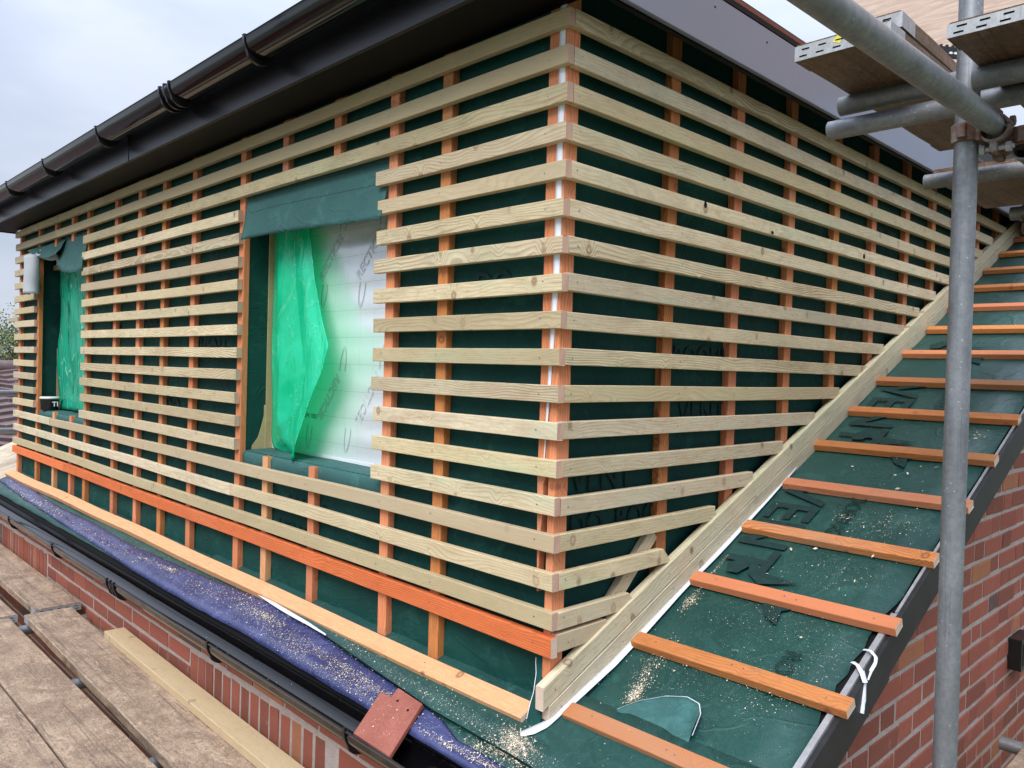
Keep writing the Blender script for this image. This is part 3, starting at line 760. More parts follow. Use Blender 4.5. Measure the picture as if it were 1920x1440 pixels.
def wy(x, z):
    d = .004 * mnoise.noise(Vector((x * 3, z * 4, 0)))
    if z < -1.8: d -= .010 * mnoise.noise(Vector((x * 5, z * 10, 3))) + .02 * max(0, -1.88 - z) ** 1 * .6
    return MY + max(-.012, d) if not (abs(z - -1.42) < .05) else MY
mb = MB()
wallgrid(mb, lambda x, z: (x, wy(x, z), z), us, vs, lambda x, z: (W1[0] < x < W1[1] and W1[2] < z < W1[3]) or (W2[0] < x < W2[1] and W2[2] < z < W2[3]))
lm = mb.build('wall_membrane', M_MEM, dorm)
mb = MB(); us = cuts(MY, 6.2, .12, []); vs = cuts(-2.05, ZT, .07, [])
wallgrid(mb, lambda y, z: (MXR + .005 * mnoise.noise(Vector((y * 3, z * 4, 9))), y, z), us, vs, lambda y, z: z < -2.05 + SL * y - .15)
rm = mb.build('wall_membrane', M_MEM, dorm)
# dormer body: flat roof deck and left end
mb = MB(); mb.box((-6.30, FYL + .018, ZT - .012), (.088, 6.2, ZT + .02)); mb.build('flat_roof', M_FASC, dorm)
mb = MB(); mb.box((X0 - .001, MY, -2.05), (X0 + .04, 6.2, ZT - .021)); mb.build('end_cheek', M_MEM, dorm)
# faint print on the walls
def wallM(x, z, y=MY - .007): return Matrix(((1, 0, 0, x), (0, 0, -1, y), (0, 1, 0, z), (0, 0, 0, 1)))
def cheekM(y, z): return Matrix(((0, 0, 1, MXR + .007), (1, 0, 0, y), (0, 1, 0, z), (0, 0, 0, 1)))
for s, x, z, sz in (('DO', -.42, -.78, .11), ('ROOF 348', -.50, -.885, .06), ('VENT', -3.30, -.86, .13), ('DO', -3.90, -.86, .13), ('VENT', -2.52, -.98, .13), ('WALL', -1.58, -1.65, .12), ('VENT', -1.66, -1.745, .1),
                    ('ROOFING', -3.3, -1.66, .09), ('DO', -2.5, -1.64, .1), ('VENT', -4.25, -1.60, .1), ('FELT', -5.9, -.95, .1), ('DO', -2.95, -1.30, .12), ('VENT', -5.35, -1.66, .09)):
    text_mesh('printed_text', s, sz, wallM(x, z), M_INKG, lm, font_off=.002)
for s, y, z, sz in (('VENT', .12, -1.365, .12), ('DO  ROOF', .12, -1.50, .1), ('ROOFING', .62, -.98, .1), ('VENT', .66, -1.18, .12), ('COMPANY', 1.4, -.46, .1), ('VENT', 2.2, -.36, .12)):
    text_mesh('printed_text', s, sz, cheekM(y, z), M_INKG, rm, font_off=.002)

# ---- battens
ZI = [-.001, -.1043, -.2091, -.317, -.421, -.5274, -.6309, -.7346, -.8401, -.9441, -1.0466, -1.151, -1.2577, -1.3641, -1.4675, -1.5763, -1.6873]
BW = [.048, .052, .053, .050, .049, .050, .048, .050, .049, .048, .049, .050, .049, .051, .050, .050, .050]
SX = [-6.045, -5.487, -5.018, -4.608, -4.285, -3.735, -3.337, -2.967, -2.567, -2.022, -1.749, -1.355, -.848, -.553, -.075]
stub = {2, 3, 10, 11}
def LM(x, z): return Matrix(((1, 0, 0, x), (0, 1, 0, 0), (0, 0, 1, z), (0, 0, 0, 1)))
def left_batten(i, xa, xb, mat=M_PALE, w_=None, jit=.0022, z=None):
    wd = w_ or BW[i]; zz = (ZI[i] if z is None else z) - wd
    tilt = R.uniform(-jit, jit) / max(1, xb - xa)
    M = LM(xa, zz + R.uniform(-.001, .001)) @ Matrix.Rotation(-tilt * 0, 4, 'Y')
    return timber('batten', mat, xb - xa, wd, .025, M, dorm, nails=[x - xa for x in SX if xa - .02 < x < xb + .02 and not (SX.index(x) in stub and 3 <= i <= 13)], bow=.0028)
for i in (0, 1, 14, 15, 16):
    joins = {0: [-3.9], 1: [-4.95], 14: [-5.02], 15: [-2.03], 16: [-3.0]}[i]
    xs_ = [-6.10 + R.uniform(-.01, .01)] + joins + [0]
    for a, b_ in zip(xs_, xs_[1:]): left_batten(i, a + .001, b_ - .001)
left_batten(2, -6.10, -5.33); left_batten(2, -4.30, 0)
for i in range(3, 14):
    left_batten(i, -6.11 + R.uniform(-.008, .012), -5.482 + R.uniform(-.006, .006))
    left_batten(i, -4.325 + R.uniform(-.006, .02), -2.005 + R.uniform(-.012, .008))
    left_batten(i, -.905 + R.uniform(-.01, .012), R.uniform(-.002, .001))
# stray thin offcut fixed beside a batten end on the far left
timber('batten_splinter', M_PALE, .30, .034, .012, LM(-6.30, -.735), dorm, bow=.001)
# bright orange rail below
for a, b_ in ((-6.10, -4.66), (-4.655, 0)):
    timber('orange_rail', M_RAIL, b_ - a, .056 if a < -5 else .057, .026, LM(a, -1.8135), dorm, nails=[x - a for x in SX if a < x < b_], end=M_ENDW, bow=.003)
# cheek battens: local x -> +Y, depth into the wall -> -X
def RM(y, z): return Matrix(((0, -1, 0, 0), (1, 0, 0, y), (0, 0, 1, z), (0, 0, 0, 1)))
RY = [.0265, .553, .963, 1.373, 1.79, 2.195, 2.608, 2.988, 3.39, 3.76, 4.15, 4.55]
cut = {9: .0, 10: .0, 11: .0, 12: 0, 13: 0, 14: 0, 15: -.05, 16: -.05}
yend = {8: None}
for i in range(17):
    zz = ZI[i] - BW[i]; y1 = (ZI[i] - BW[i] * .5 + 1.862) / SL
    y1 = {7: 2.55, 8: 2.29, 9: 2.142, 10: 1.815, 11: 1.587, 12: 1.317, 13: 1.087, 14: .836, 15: .575, 16: .40}.get(i, y1 + R.uniform(-.03, .04))
    y1 = min(y1, 6.0); y0 = .0265
    timber('batten', M_PALE, y1 - y0, BW[i], .025, RM(y0, zz + R.uniform(-.001, .001)), dorm, nails=[.03] + [y + .028 - y0 for y in RY[1:] if y < y1], bow=.0028, cutr=cut.get(i, 0),
           holes=[(.679, .036, .0085, .0115), (1.146, .007, .010, .0065), (1.997, .018, .012, .012)] if i == 4 else ())
timber('batten', M_PALE, .27, .052, .024, RM(.0275, -1.803), dorm, nails=[.04], cutr=-.055)
# ---- counter battens (orange uprights)
def upright(x, zb, zt, wd=.049, th=.029, mat=M_ORNG, name='counter_batten'):
    # local x up, y depth, z -> -X so width runs back from x+wd
    M = Matrix(((0, 0, -1, x + wd / 2), (0, 1, 0, .0255), (1, 0, 0, zb), (0, 0, 0, 1)))
    timber(name, mat, zt - zb, wd, th, M, dorm, bow=.0025, end=M_ORDK)
foot = lambda: R.uniform(-.012, .006)
for k, x in enumerate(SX):
    if k == 14: upright(x, -1.285, .13, .043); continue
    if k in stub:
        upright(x, -1.975 + foot(), [-1.421, -1.424][k % 2], .047, mat=M_ORNG if k % 2 else M_FOOT)
        if k in (2, 3): upright(x - .02, -.222 + .004 * k, .10, .05)
        else: upright({10: -1.628, 11: -1.219}[k], -.225, .12, .047)
    else: upright(x, -1.978 + foot(), R.uniform(.06, .14), .05, mat=(M_ORNG, M_ORDK, M_ORNG)[k % 3])
# torn sliver of the corner upright
mb = MB(); V = []; n = 14
for j in range(n + 1):
    t = j / n; z = -1.285 - t * .36; wd = lerp(.030, .004, min(1, t * 1.15)) * (1 + .3 * mnoise.noise(Vector((t * 9, 0, 0)))); xl = -.097 + .012 * t
    V += [(xl, .0262, z), (xl + wd, .0262, z), (xl + wd, .050, z), (xl, .050, z)]
mb.add(V, [[4 * j + a, 4 * j + (a + 1) % 4, 4 * j + 4 + (a + 1) % 4, 4 * j + 4 + a] for j in range(n) for a in range(4)]); mb.build('torn_batten_sliver', M_ORNG, dorm)
def rupright(y, zb, zt, wd=.052, mat=M_ORNG):
    M = Matrix(((0, -1, 0, -.0255), (0, 0, 1, y), (1, 0, 0, zb), (0, 0, 0, 1)))
    timber('counter_batten', mat, zt - zb, wd, .028, M, dorm, bow=.0025, end=M_ORDK)
for k, y in enumerate(RY):
    zb = (rz(y + .03) + .02) if k else -2.0
    rupright(.0235 if k == 0 else y - .025, zb, .10 + R.uniform(-.02, .04), .054 if k == 0 else .052, (M_ORNG if k == 0 else (M_ORNG, M_ORDK, M_ORNG)[k % 3]))
# ---- white strip between the corner uprights
rows = []
for i in range(50):
    t = i / 49; z = .12 - t * 1.42
    xl = lerp(-.0545, -.052, t) + .002 * mnoise.noise(Vector((z * 6, 0, 0))); wd = .024 if t < .6 else lerp(.024, .003, (t - .6) / .4)
    wd *= 1 + .22 * mnoise.noise(Vector((z * 7, 5, 0)))
    if t > .6: xl -= (t - .6) * .045
    rows.append([(xl, .0218, z), (xl + wd * .5, .0200, z), (xl + wd, .0220, z)])
grid(rows, M_WHITE, 'white_corner_strip', dorm, .0008)
# ---- raking boards along the roof junction
ang = math.atan(SL); Lr = 5.6
for nm, h0, xo, dy, wd in (('raking_board', .0595, .009, -.005, .0605), ('raking_board', -.0005, .0095, -.005, .0590)):
    # z over roof plane measured perpendicular; local x up-slope (+Y), y depth -> -X, z normal
    o_ = Vector((xo, -.004 + dy, -2.0 + SL * (-.004 + dy))) + NR * h0
    M = Matrix(((0, -1, 0, o_.x), (UR.y, 0, NR.y, o_.y), (UR.z, 0, NR.z, o_.z), (0, 0, 0, 1)))
    timber(nm, M_RAKE, Lr, wd, .030, M, dorm, nails=[.07 + .29 * k for k in range(18)], end=M_ENDW, cutl=wd * SL, bow=.0025, ch=.0018)
# white flashing strip curling out beneath the raking board
outer = [(-.022, -.078), (.006, -.055), (.024, -.02), (.034, .092), (.038, .25), (.037, .383), (.033, .50), (.030, .599), (.031, .8), (.029, .984), (.026, 1.15), (.019, 1.30), (.012, 1.42)]
rows = []
for j in range(70):
    k = poly_at(outer, j / 69); yi = k.y + .0; xi = .012 if k.y > .0 else lerp(-.034, .012, max(0, (k.y + .075) / .075))
    hb_ = .012 * max(0, min(1, (.25 - k.y) / .2))
    rows.append([rp(xi - .004, yi + .012, .008 + hb_), rp(lerp(xi, k.x, .5), yi + .004, .0125 + hb_ + .002 * mnoise.noise(Vector((k.y * 5, 0, 0)))), rp(k.x, k.y, .010 + hb_ + .003 * mnoise.noise(Vector((k.y * 4, 8, 0))))])
grid(rows, M_WHITE, 'white_flashing_strip', dorm, .001)
# membrane flap wrapped round the corner at the foot
rows = []
for i in range(30):
    t = i / 29; z = lerp(-1.78, -2.035, t); q = max(0, (t - .25) / .75) ** 1.1
    yb = lerp(.038, -.052, q); xl = lerp(-.084, -.040, q) - .005 * math.sin(t * 9) - .004 * mnoise.noise(Vector((z * 30, 0, 0))); xr = lerp(-.052, .006, q)
    rows.append([(lerp(xl, xr, s), yb + .006 * s - .010 * math.sin(s * PI) * q + .003 * mnoise.noise(Vector((s * 3, z * 12, 0))), z - .006 * s * q + max(0, t - .93) * .12 * (1 - s)) for s in [q_ / 8 for q_ in range(9)]])
cf = grid(rows, M_MEM, 'corner_membrane_flap', dorm, .0012)
mb = MB(); V = []
for r in rows: V += [Vector(r[0]) + Vector((-.0015, -.002, 0)), Vector(r[0]) + Vector((.0008, -.0022, 0))]
mb.add(V[14:50], [[2 * j, 2 * j + 2, 2 * j + 3, 2 * j + 1] for j in range(17)]); mb.build('torn_white_edge', M_WHITE, cf, solid=.0005)
# ---- fascia, soffit and edge trims
FYL, FXR = -.19, .13; ZF = .012
mb = MB(); mb.box((-6.30, FYL, ZF), (-2.897, FYL + .016, .195)); mb.box((-2.893, FYL, ZF), (FXR + .0, FYL + .016, .195)); mb.box((-2.905, FYL - .003, ZF - .002), (-2.885, FYL, .195))
mb.build('front_fascia', M_FASC, dorm, bevel=.002)
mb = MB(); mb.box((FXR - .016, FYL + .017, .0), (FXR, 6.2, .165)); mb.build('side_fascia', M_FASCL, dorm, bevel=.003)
mb = MB(); mb.box((FXR - .034, FYL + .02, -.0045), (FXR - .0165, 6.2, .012)); mb.build('fascia_return', M_SOFF, dorm, bevel=.002)
mb = MB(); mb.box((FXR - .03, FYL, .168), (FXR - .001, 6.2, .186)); mb.build('shadow_gap_strip', M_SOFF, dorm)  # dark strip added in place of the shadow gap below the brown edge
mb = MB(); mb.box((FXR - .045, FYL, .188), (FXR - .004, 6.2, .202)); mb.build('brown_roof_edge', M_RED, dorm)
mb = MB(); mb.box((FXR - .04, FYL + .02, .204), (FXR - .02, 6.2, .215)); mb.build('roof_edge_upstand', M_FASC, dorm)
mb = MB(); mb.box((-6.30, FYL + .0165, ZF + .006), (FXR - .04, MY - .03 + .0, ZF + .016)); 
mb.build('front_soffit', M_SOFF, dorm)
mb = MB(); mb.box((-6.315, FYL + .002, ZF), (-6.301, MY, .2)); mb.build('soffit_end_cap', M_FASC, dorm)
# screw holes in the side fascia
mb = MB()
for y, z in ((.52, .128), (.845, .118)):
    mb.tube((FXR - .002, y, z), (FXR + .0012, y, z), .0035, n=10)
mb.build('fascia_screw', M_DARK, dorm)
ug = gutter(dorm, -.262, .166, -6.35, .22, [-5.9, -4.894, -3.984, -2.981, -1.30, -.3], joint=(-2.06,))
tag(ug, 'glossy black half round gutter along the top of the dormer')
# ---- window openings
def opening(W, yd, name='window_opening'):
    xa, xb, za, zb = W; mb = MB()
    mb.add([(xa, MY, za), (xa, yd, za), (xa, yd, zb), (xa, MY, zb)], [[0, 1, 2, 3]])            # left reveal
    mb.add([(xb, MY, za), (xb, yd, za), (xb, yd, zb), (xb, MY, zb)], [[3, 2, 1, 0]])
    mb.add([(xa, MY, zb), (xa, yd, zb), (xb, yd, zb), (xb, MY, zb)], [[0, 1, 2, 3]])
    return mb.build(name, M_MEM, dorm)
YD = .186
o2 = opening(W2, YD); o1 = opening(W1, YD)
for W, o in ((W2, o2), (W1, o1)):
    xa, xb, za, zb = W; rows = []
    for i in range(9):      # sill membrane rolls over the front edge
        y, z = [(YD, 0.004), (.15, .003), (.10, .002), (.065, .0), (.050, -.004), (.043, -.014), (.041, -.03), (.043, -.055), (.048, -.075)][i]
        rows.append([(x, y + .002 * mnoise.noise(Vector((x * 8, i, 0))), za + z + .003 * mnoise.noise(Vector((x * 6, y * 9, 3)))) for x in [lerp(xa - .0, xb, q / 40) for q in range(41)]])
    grid(rows, M_MEML, 'sill_membrane', o, .0012)
# timber lining strip and lower left curved cut showing yellow timber
mb = MB(); mb.box((W2[0] + .001, .150, W2[2]), (W2[0] + .006, YD - .001, W2[3])); mb.build('timber_lining', M_PLANK, o2)
mb = MB(); cv = [(MY + .03, -1.418), (MY + .03, -1.40), (.085 + .03, -1.36), (.13, -1.31), (.142, -1.26), (.142, -1.21), (.150, -1.21), (.150, -1.418)]
mb.add([(W2[0] + .002, y, z) for y, z in cv], [list(range(len(cv)))]); mb.build('exposed_timber', M_PLANK, o2, solid=.002)
mb = MB(); mb.box((W1[0] + .001, .162, W1[2]), (W1[0] + .005, YD - .001, -.95)); mb.build('timber_lining', M_PLANK, o1)
mb = MB(); mb.box((W1[0] + .03, .12, -.345), (W1[0] + .62, YD, -.31)); mb.build('timber_head', M_PLANK, o1)
# insulation board
mb = MB(); mb.box((W2[0], YD, W2[2] - .02), (W2[1] + .05, YD + .06, W2[3] + .02)); ins = mb.build('insulation_board', M_FOIL, o2)
mb = MB(); mb.box((W2[0] + .3, YD - .004, W2[2] + .002), (W2[1], YD - .001, W2[2] + .016)); mb.build('white_edge_strip', M_WHITE, o2)
mb = MB(); mb.box((W1[0], YD, W1[2] - .02), (W1[1], YD + .04, W1[3])); mb.build('window_backing', M_MEM, o1)
def insM(x0, z0, x1, z1, flip=False):
    d = Vector((x1 - x0, 0, z1 - z0)).normalized(); n = Vector((0, -1, 0)); u = n.cross(d)
    return Matrix(((d.x, u.x, n.x, x0), (d.y, u.y, n.y, YD - .0015), (d.z, u.z, n.z, z0), (0, 0, 0, 1)))
LG = [(-1.575, -.655, -1.385, -.45), (-1.285, -.665, -1.095, -.46), (-1.44, -1.045, -1.625, -1.28), (-1.15, -1.03, -1.315, -1.27), (-.99, -.66, -.80, -.455)]
for (xa, za, xb, zb) in LG:
    text_mesh('printed_logo', 'RECTICEL', .058, insM(xa, za, xb, zb), M_INKF, ins, stroke=.0007, spacing=.98, shear=.1)
    # open oval loops at both ends of the word
    d = Vector((xb - xa, zb - za)).normalized(); 
    for (cx, cz, s) in ((xa - d.x * .02 + .035, za - .035 * (1 if zb > za else -1), 1), (xb + d.x * .0 - .03, zb + .03 * (1 if zb > za else -1), -1)):
        for rr in (1., .86):
            V = []
            for k in range(25):
                a = (k / 24) * PI * 1.25 + (PI * .87 if (s == 1) == (zb > za) else -PI * .13)
                px = cx + .022 * rr * math.cos(a) + .012 * math.sin(a); pz = cz + .075 * rr * math.sin(a)
                V.append((px, YD - .0022, pz))
            mb = MB(); mb.sweep([(-.0007, 0), (.0007, 0), (.0007, .0006), (-.0007, .0006)], V, (0, 1, 0)); mb.build('printed_oval', M_INKF, ins)
text_mesh('printed_logo', 'HOH. 1302', .026, insM(-1.72, -1.245, -1.58, -1.25), M_INKB, ins)
# hanging membrane hood above window 2
hb = [(-1.945, -.463), (-1.90, -.452), (-1.7, -.452), (-1.45, -.462), (-1.2, -.474), (-1.0, -.484), (-.872, -.489)]
rows = []
for i in range(17):
    t = i / 16; r = []
    for j in range(41):
        s = j / 40; e = poly_at(hb, s); xt = lerp(-1.995, -.874, s)
        x = lerp(xt, e.x, t ** 2); z = lerp(-.18, e.y, t)
        y = lerp(.048, .004 - .02 * max(0, 1 - s * 7), t ** 1.4) + .004 * mnoise.noise(Vector((s * 6, t * 2, 0))) * t + .012 * (t ** 3) * math.sin(s * 5)
        r.append((x, y, z))
    rows.append(r)
hood = grid(rows, M_MEML, 'membrane_hood', o2, .0012)
for zf in (.34, .62):
    mb = MB(); r = rows[int(zf * 16)]
    for j in range(2, 39):
        for q in (0.1, .4, .7):
            a = Vector(r[j]).lerp(Vector(r[j + 1]), q); c_ = Vector(r[j]).lerp(Vector(r[j + 1]), q + .18)
            mb.add([a + Vector((0, -.0015, 0)), c_ + Vector((0, -.0015, 0)), c_ + Vector((0, -.0015, .002)), a + Vector((0, -.0015, .002))], [[0, 1, 2, 3]])
    mb.build('stitch_line', M_INKG, hood)
# hoods of window 1
def flapg(top, bot, y0, y1, parent, name='membrane_hood'):
    rows = []
    for i in range(11):
        t = i / 10
        rows.append([(poly_at(top, s).lerp(poly_at(bot, s), t).x, lerp(y0, y1, t) + .012 * mnoise.noise(Vector((s * 4, t * 3, y1 * 50))), poly_at(top, s).lerp(poly_at(bot, s), t).y) for s in [q / 16 for q in range(17)]])
    return grid(rows, M_MEML, name, parent, .0012)
flapg([(-5.45, -.16), (-5.1, -.16), (-4.83, -.16)], [(-5.60, -.20), (-5.35, -.262), (-5.06, -.300), (-4.80, -.292)], .05, -.03, o1)
flapg([(-4.86, -.14), (-4.55, -.14), (-4.29, -.14)], [(-4.88, -.36), (-4.68, -.425), (-4.45, -.445), (-4.28, -.435)], .05, -.012, o1)

# =================================================================== LOOSE THINGS ON THE DORMER
# green plastic sheet hanging in window 2
Lf = [(-1.992, -.19), (-1.988, -.412), (-1.985, -.70), (-1.985, -1.0), (-1.982, -1.184), (-1.975, -1.34), (-1.955, -1.408), (-1.76, -1.43)]
Rf = [(-1.62, -.19, .14), (-1.604, -.433, .13), (-1.50, -.65, .10), (-1.40, -.83, .085), (-1.268, -.939, .04), (-1.33, -1.045, .05), (-1.45, -1.18, .06), (-1.535, -1.42, .028)]
rows = []
for i in range(81):
    t = i / 80; a = poly_at(Lf, t); c_ = poly_at(Rf, t); r = []
    for j in range(49):
        s = j / 48
        f_ = t * 1.0
        # two sharp pleats fan out from the top and die out towards the hem
        def tri(v): v = v % 1.0; return min(v, 1 - v) * 2
        fold = .060 * tri(s * 1.5 + .12) * math.sin(PI * min(1, s * 1.1)) * (.35 + .65 * math.sin(PI * min(1, t * 1.05))) + .010 * mnoise.noise(Vector((s * 4 + t, t * 3.2, 0)))
        y = lerp(.172, c_.z, s ** 1.3) - fold * min(1, (1 - t) * 4 + .1)
        r.append((lerp(a.x, c_.x, s), min(y, .178), lerp(a.y, c_.y, s) + .006 * math.sin(s * 9) * (t > .9)))
    rows.append(r)
f2 = grid(rows, M_FILM, 'plastic_sheet', None, .0004)
tag(f2, 'bright green translucent plastic sheet hanging torn in the larger near window opening', 'plastic sheet')
rows = []
for i in range(41):
    t = i / 40
    rows.append([(lerp(-5.45, -4.30, s), .172 - .03 * mnoise.noise(Vector((s * 9, t * 2.2, 0))) - .012 * mnoise.noise(Vector((s * 30, t * 7, 4))), lerp(-.33, -1.415, t)) for s in [q / 40 for q in range(41)]])
f1 = grid(rows, M_FILM2, 'plastic_sheet', None, .0004)
tag(f1, 'crinkled dark green plastic film stretched across the far small window opening', 'plastic sheet')
# grey foam sheet curled over the batten ends by window 1
mb = MB(); rows = []
for i in range(15):
    t = i / 14; z = lerp(-.262, -.545, t)
    rows.append([(-5.40 + .085 * math.cos(a) + .012 * math.sin(t * 5), -.035 - .055 * math.sin(a), z + .01 * math.cos(a) * (1 - t)) for a in [lerp(-.5, PI * 1.05, q / 20) for q in range(21)]])
fr = grid(rows, M_GREYR, 'foam_roll', None, .006)
tag(fr, 'curled pale grey foam sheet hanging on the batten ends left of the far window', 'foam sheet')
rows = [[(-5.36 + .30 * s, -.02 + .10 * s - .03 * math.sin(s * 8), -.262 - .05 * s + .018 * t + .012 * math.sin(s * 11 + t)) for s in [q / 14 for q in range(15)]] for t in (0, .5, 1, 1.5, 2)]
cp = grid(rows, M_GREYR, 'torn_tape', None, .001)
tag(cp, 'crumpled strip of silver grey tape at the top left corner of the far window', 'tape')
# tub on the sill of window 1
tub = empty('paint_tub', (-5.50, .11, -1.424), 'small black plastic tub with white rim and lettering on the far window sill', 'tub')
def lathe(prof, c, n=28, mi=0):
    mb = MB(); V = [(c[0] + r * math.cos(2 * PI * j / n), c[1] + r * math.sin(2 * PI * j / n), c[2] + z) for r, z in prof for j in range(n)]
    mb.add(V, [[i * n + j, i * n + (j + 1) % n, (i + 1) * n + (j + 1) % n, (i + 1) * n + j] for i in range(len(prof) - 1) for j in range(n)], mi, True)
    mb.add(V[:n], [list(range(n))[::-1]]); mb.add(V[-n:], [list(range(n))]); return mb
TC = (-5.36, .085, -1.424)
lathe([(.058, 0), (.060, .003), (.066, .085)], TC).build('tub_body', M_TUB, tub)
lathe([(.067, .085), (.069, .087), (.069, .097), (.064, .100), (.0, .099)], TC).build('tub_rim', M_TUBW, tub)
cd = Vector((1.49 + 5.36, -1.63 - .085, 0)).normalized(); sd_ = Vector((-cd.y, cd.x, 0))
def tubM(k):  # tangent plane to the tub side facing the yard
    c_ = Vector(TC) + cd * .066 + sd_ * k * .8 + Vector((0, 0, .03)); 
    return Matrix(((sd_.x, 0, cd.x, c_.x), (sd_.y, 0, cd.y, c_.y), (0, 1, 0, c_.z), (0, 0, 0, 1)))
text_mesh('tub_lettering', 'TI', .05, tubM(.02), M_TUBW, tub, font_off=.001)
# timber offcut wedged behind the lower cheek battens
v0 = Vector((0, .345, -1.72)); v1 = Vector((0, .530, -1.545)); dd = (v1 - v0).normalized()
M = Matrix(((0, -1, 0, -.0262), (dd.y, 0, -dd.z, v0.y - dd.y * .03), (dd.z, 0, dd.y, v0.z - dd.z * .03), (0, 0, 0, 1)))
oc = timber('timber_offcut', M_PALE, .285, .05, .024, M, None, nails=[.1])
tag(oc, 'short pale timber offcut leaning diagonally behind the lowest side battens', 'timber offcut')
# clay tile standing in the gutter
a = Vector((-.515, -.302, -2.112)); ux = Vector((1, .02, -.005)).normalized(); e = (Vector((-.575, -.150, -2.022)) - a); e = (e - ux * e.dot(ux)).normalized(); 
tl = (Vector((-.60, -.155, -2.020)) - a); nn = ux.cross(e)
def tp(u, v, d=0): return a + ux * u + e * v + Vector((-.30 * v, 0, 0)) + nn * d
out = [(0, 0), (.172, .0), (.235, .206), (.098, .212), (.088, .172), (.026, .178)]
out = [(0, 0), (.182, -.004), (.186, .178), (.062, .186), (.058, .150), (.000, .152)]
mb = MB(); n = len(out); T = .014
def crown(u): return .005 * (1 - ((u - .09) / .09) ** 2)
V = [tp(u, v, crown(u)) for u, v in out] + [tp(u, v, crown(u) - T) for u, v in out]
mb.add(V, [list(range(n)), [n + i for i in range(n)][::-1]] + [[i, n + i, n + (i + 1) % n, (i + 1) % n] for i in range(n)])
for u, v in ((.092, .148), (.150, .138)):
    C0 = tp(u, v, crown(u) + .0004); mb.add([C0 + ux * .0042 * math.cos(k) + e * .0042 * math.sin(k) for k in [q * PI / 5 for q in range(10)]], [list(range(10))], 1)
tl = mb.build('roof_tile', [M_TILE, M_DARK], None, bevel=.0015)
tag(tl, 'single red clay roof tile with two nail holes leaning in the lower gutter', 'roof tile')
# white strap tied round the verge
pts = [rp(.633, .569, .012), rp(.652, .567, .018), rp(.672, .555, .012), rp(.676, .539, .006), rp(.672, .515, -.002), rp(.670, .495, -.012)]
pts2 = [rp(.627, .514, .014), rp(.645, .505, .018), rp(.660, .490, .016), rp(.678, .470, .002)]
pts3 = [rp(.660, .495, .012), rp(.670, .482, .0), Vector((.674, .470, -1.845)), Vector((.673, .462, -1.872))]
mb = MB()
for P_, wd in ((pts, .0045), (pts2, .006), (pts3, .006)):
    Q = [poly_at([tuple(p) for p in P_], k / 14) for k in range(15)]
    mb.sweep([(-wd, -.0006), (wd, -.0006), (wd, .0006), (-wd, .0006)], Q, (.3, -.3, 1), scl=[1 + .25 * mnoise.noise(Vector((k * 1.3, wd * 900, 0))) for k in range(15)])
st = mb.build('plastic_strap', M_WHITE, None)
tag(st, 'frayed white plastic strap knotted round the black roof verge edge', 'strap')

# =================================================================== SAWDUST (countless flakes)
mb = MB(); rs = random.Random(5)
def flake(p, n, s):
    s *= .42 + 1.15 * rs.random() ** 5
    a = rs.uniform(0, 2 * PI); n = Vector(n); t = n.orthogonal().normalized(); b_ = n.cross(t); u = t * math.cos(a) + b_ * math.sin(a); v = n.cross(u)
    l = s * rs.uniform(.6, 1.9); w_ = s * rs.uniform(.3, .8); hh = n * s * rs.uniform(.2, .7)
    mb.add([p - u * l, p + v * w_ + hh, p + u * l * .9 + hh * .5, p - v * w_], [[0, 3, 2, 1], [0, 1, 3]])
def cloud(pts, n, sx, sy, size=.0022, h=.010, hf=None):
    size *= .72; n = int(n * (.85 if pts[0][0] < -.2 else 1.0))
    for _ in range(n):
        t = rs.random(); c_ = poly_at(pts, t) if len(pts) > 1 else Vector(pts[0])
        x = c_.x + rs.gauss(0, sx); y = c_.y + rs.gauss(0, sy)
        if not (-6.05 < x < .62 and -.2 < y < 5): continue
        hh = h
        if y < -.02 and x < .56: hh = .030 if x > -2.3 and y > interp(ed, x) else .017
        if x < -.02 and y > -.02: continue
        flake(rp(x, y, hh), NR, size * rs.uniform(.6, 1.4))
cloud([(-5.7, -.09), (-4.9, -.12), (-4.2, -.13)], 1500, .15, .018, .004)
cloud([(-3.9, -.13), (-3.3, -.15), (-2.6, -.12)], 1100, .12, .018, .003)
cloud([(-2.8, -.125), (-2.42, -.11), (-2.38, -.105)], 700, .05, .006, .003)
cloud([(-2.2, -.12), (-1.7, -.10), (-1.3, -.12)], 3200, .10, .028, .0024)
cloud([(-1.52, -.10), (-1.40, -.10)], 900, .05, .012, .0026)
cloud([(-1.3, -.15), (-.8, -.16), (-.45, -.17)], 5200, .08, .022, .0021)
cloud([(-1.15, -.11), (-.8, -.13), (-.55, -.15)], 1200, .06, .006, .0022)
cloud([(-.95, -.062), (-.5, -.09), (-.2, -.1), (.1, -.11)], 1500, .05, .016, .002)
cloud([(-.12, -.16), (-.02, -.12), (.04, -.14)], 1300, .035, .012, .0024)
cloud([(-.05, -.08), (.02, -.11)], 1500, .03, .012, .0022)
cloud([(-.3, -.19), (-.1, -.185), (.1, -.18)], 900, .04, .007, .003)
cloud([(.155, .20), (.14, .28), (.115, .40)], 900, .018, .02, .0022)
cloud([(.165, .16), (.155, .21)], 700, .012, .012, .0024)
cloud([(.2, .3), (.3, .33), (.4, .3)], 900, .12, .09, .0014)
cloud([(.075, .56), (.08, .60)], 500, .010, .02, .0022); cloud([(.07, .63), (.062, .83)], 260, .004, .01, .0018)
cloud([(.2, .55), (.55, .60)], 700, .08, .05, .0014)
cloud([(.35, .85), (.55, .85)], 600, .07, .06, .0017)
cloud([(.38, 1.12), (.56, 1.15)], 500, .05, .05, .0024); cloud([(.3, 1.14), (.33, 1.16)], 60, .02, .015, .003)
cloud([(.45, .30), (.58, .50)], 600, .03, .06, .0018)
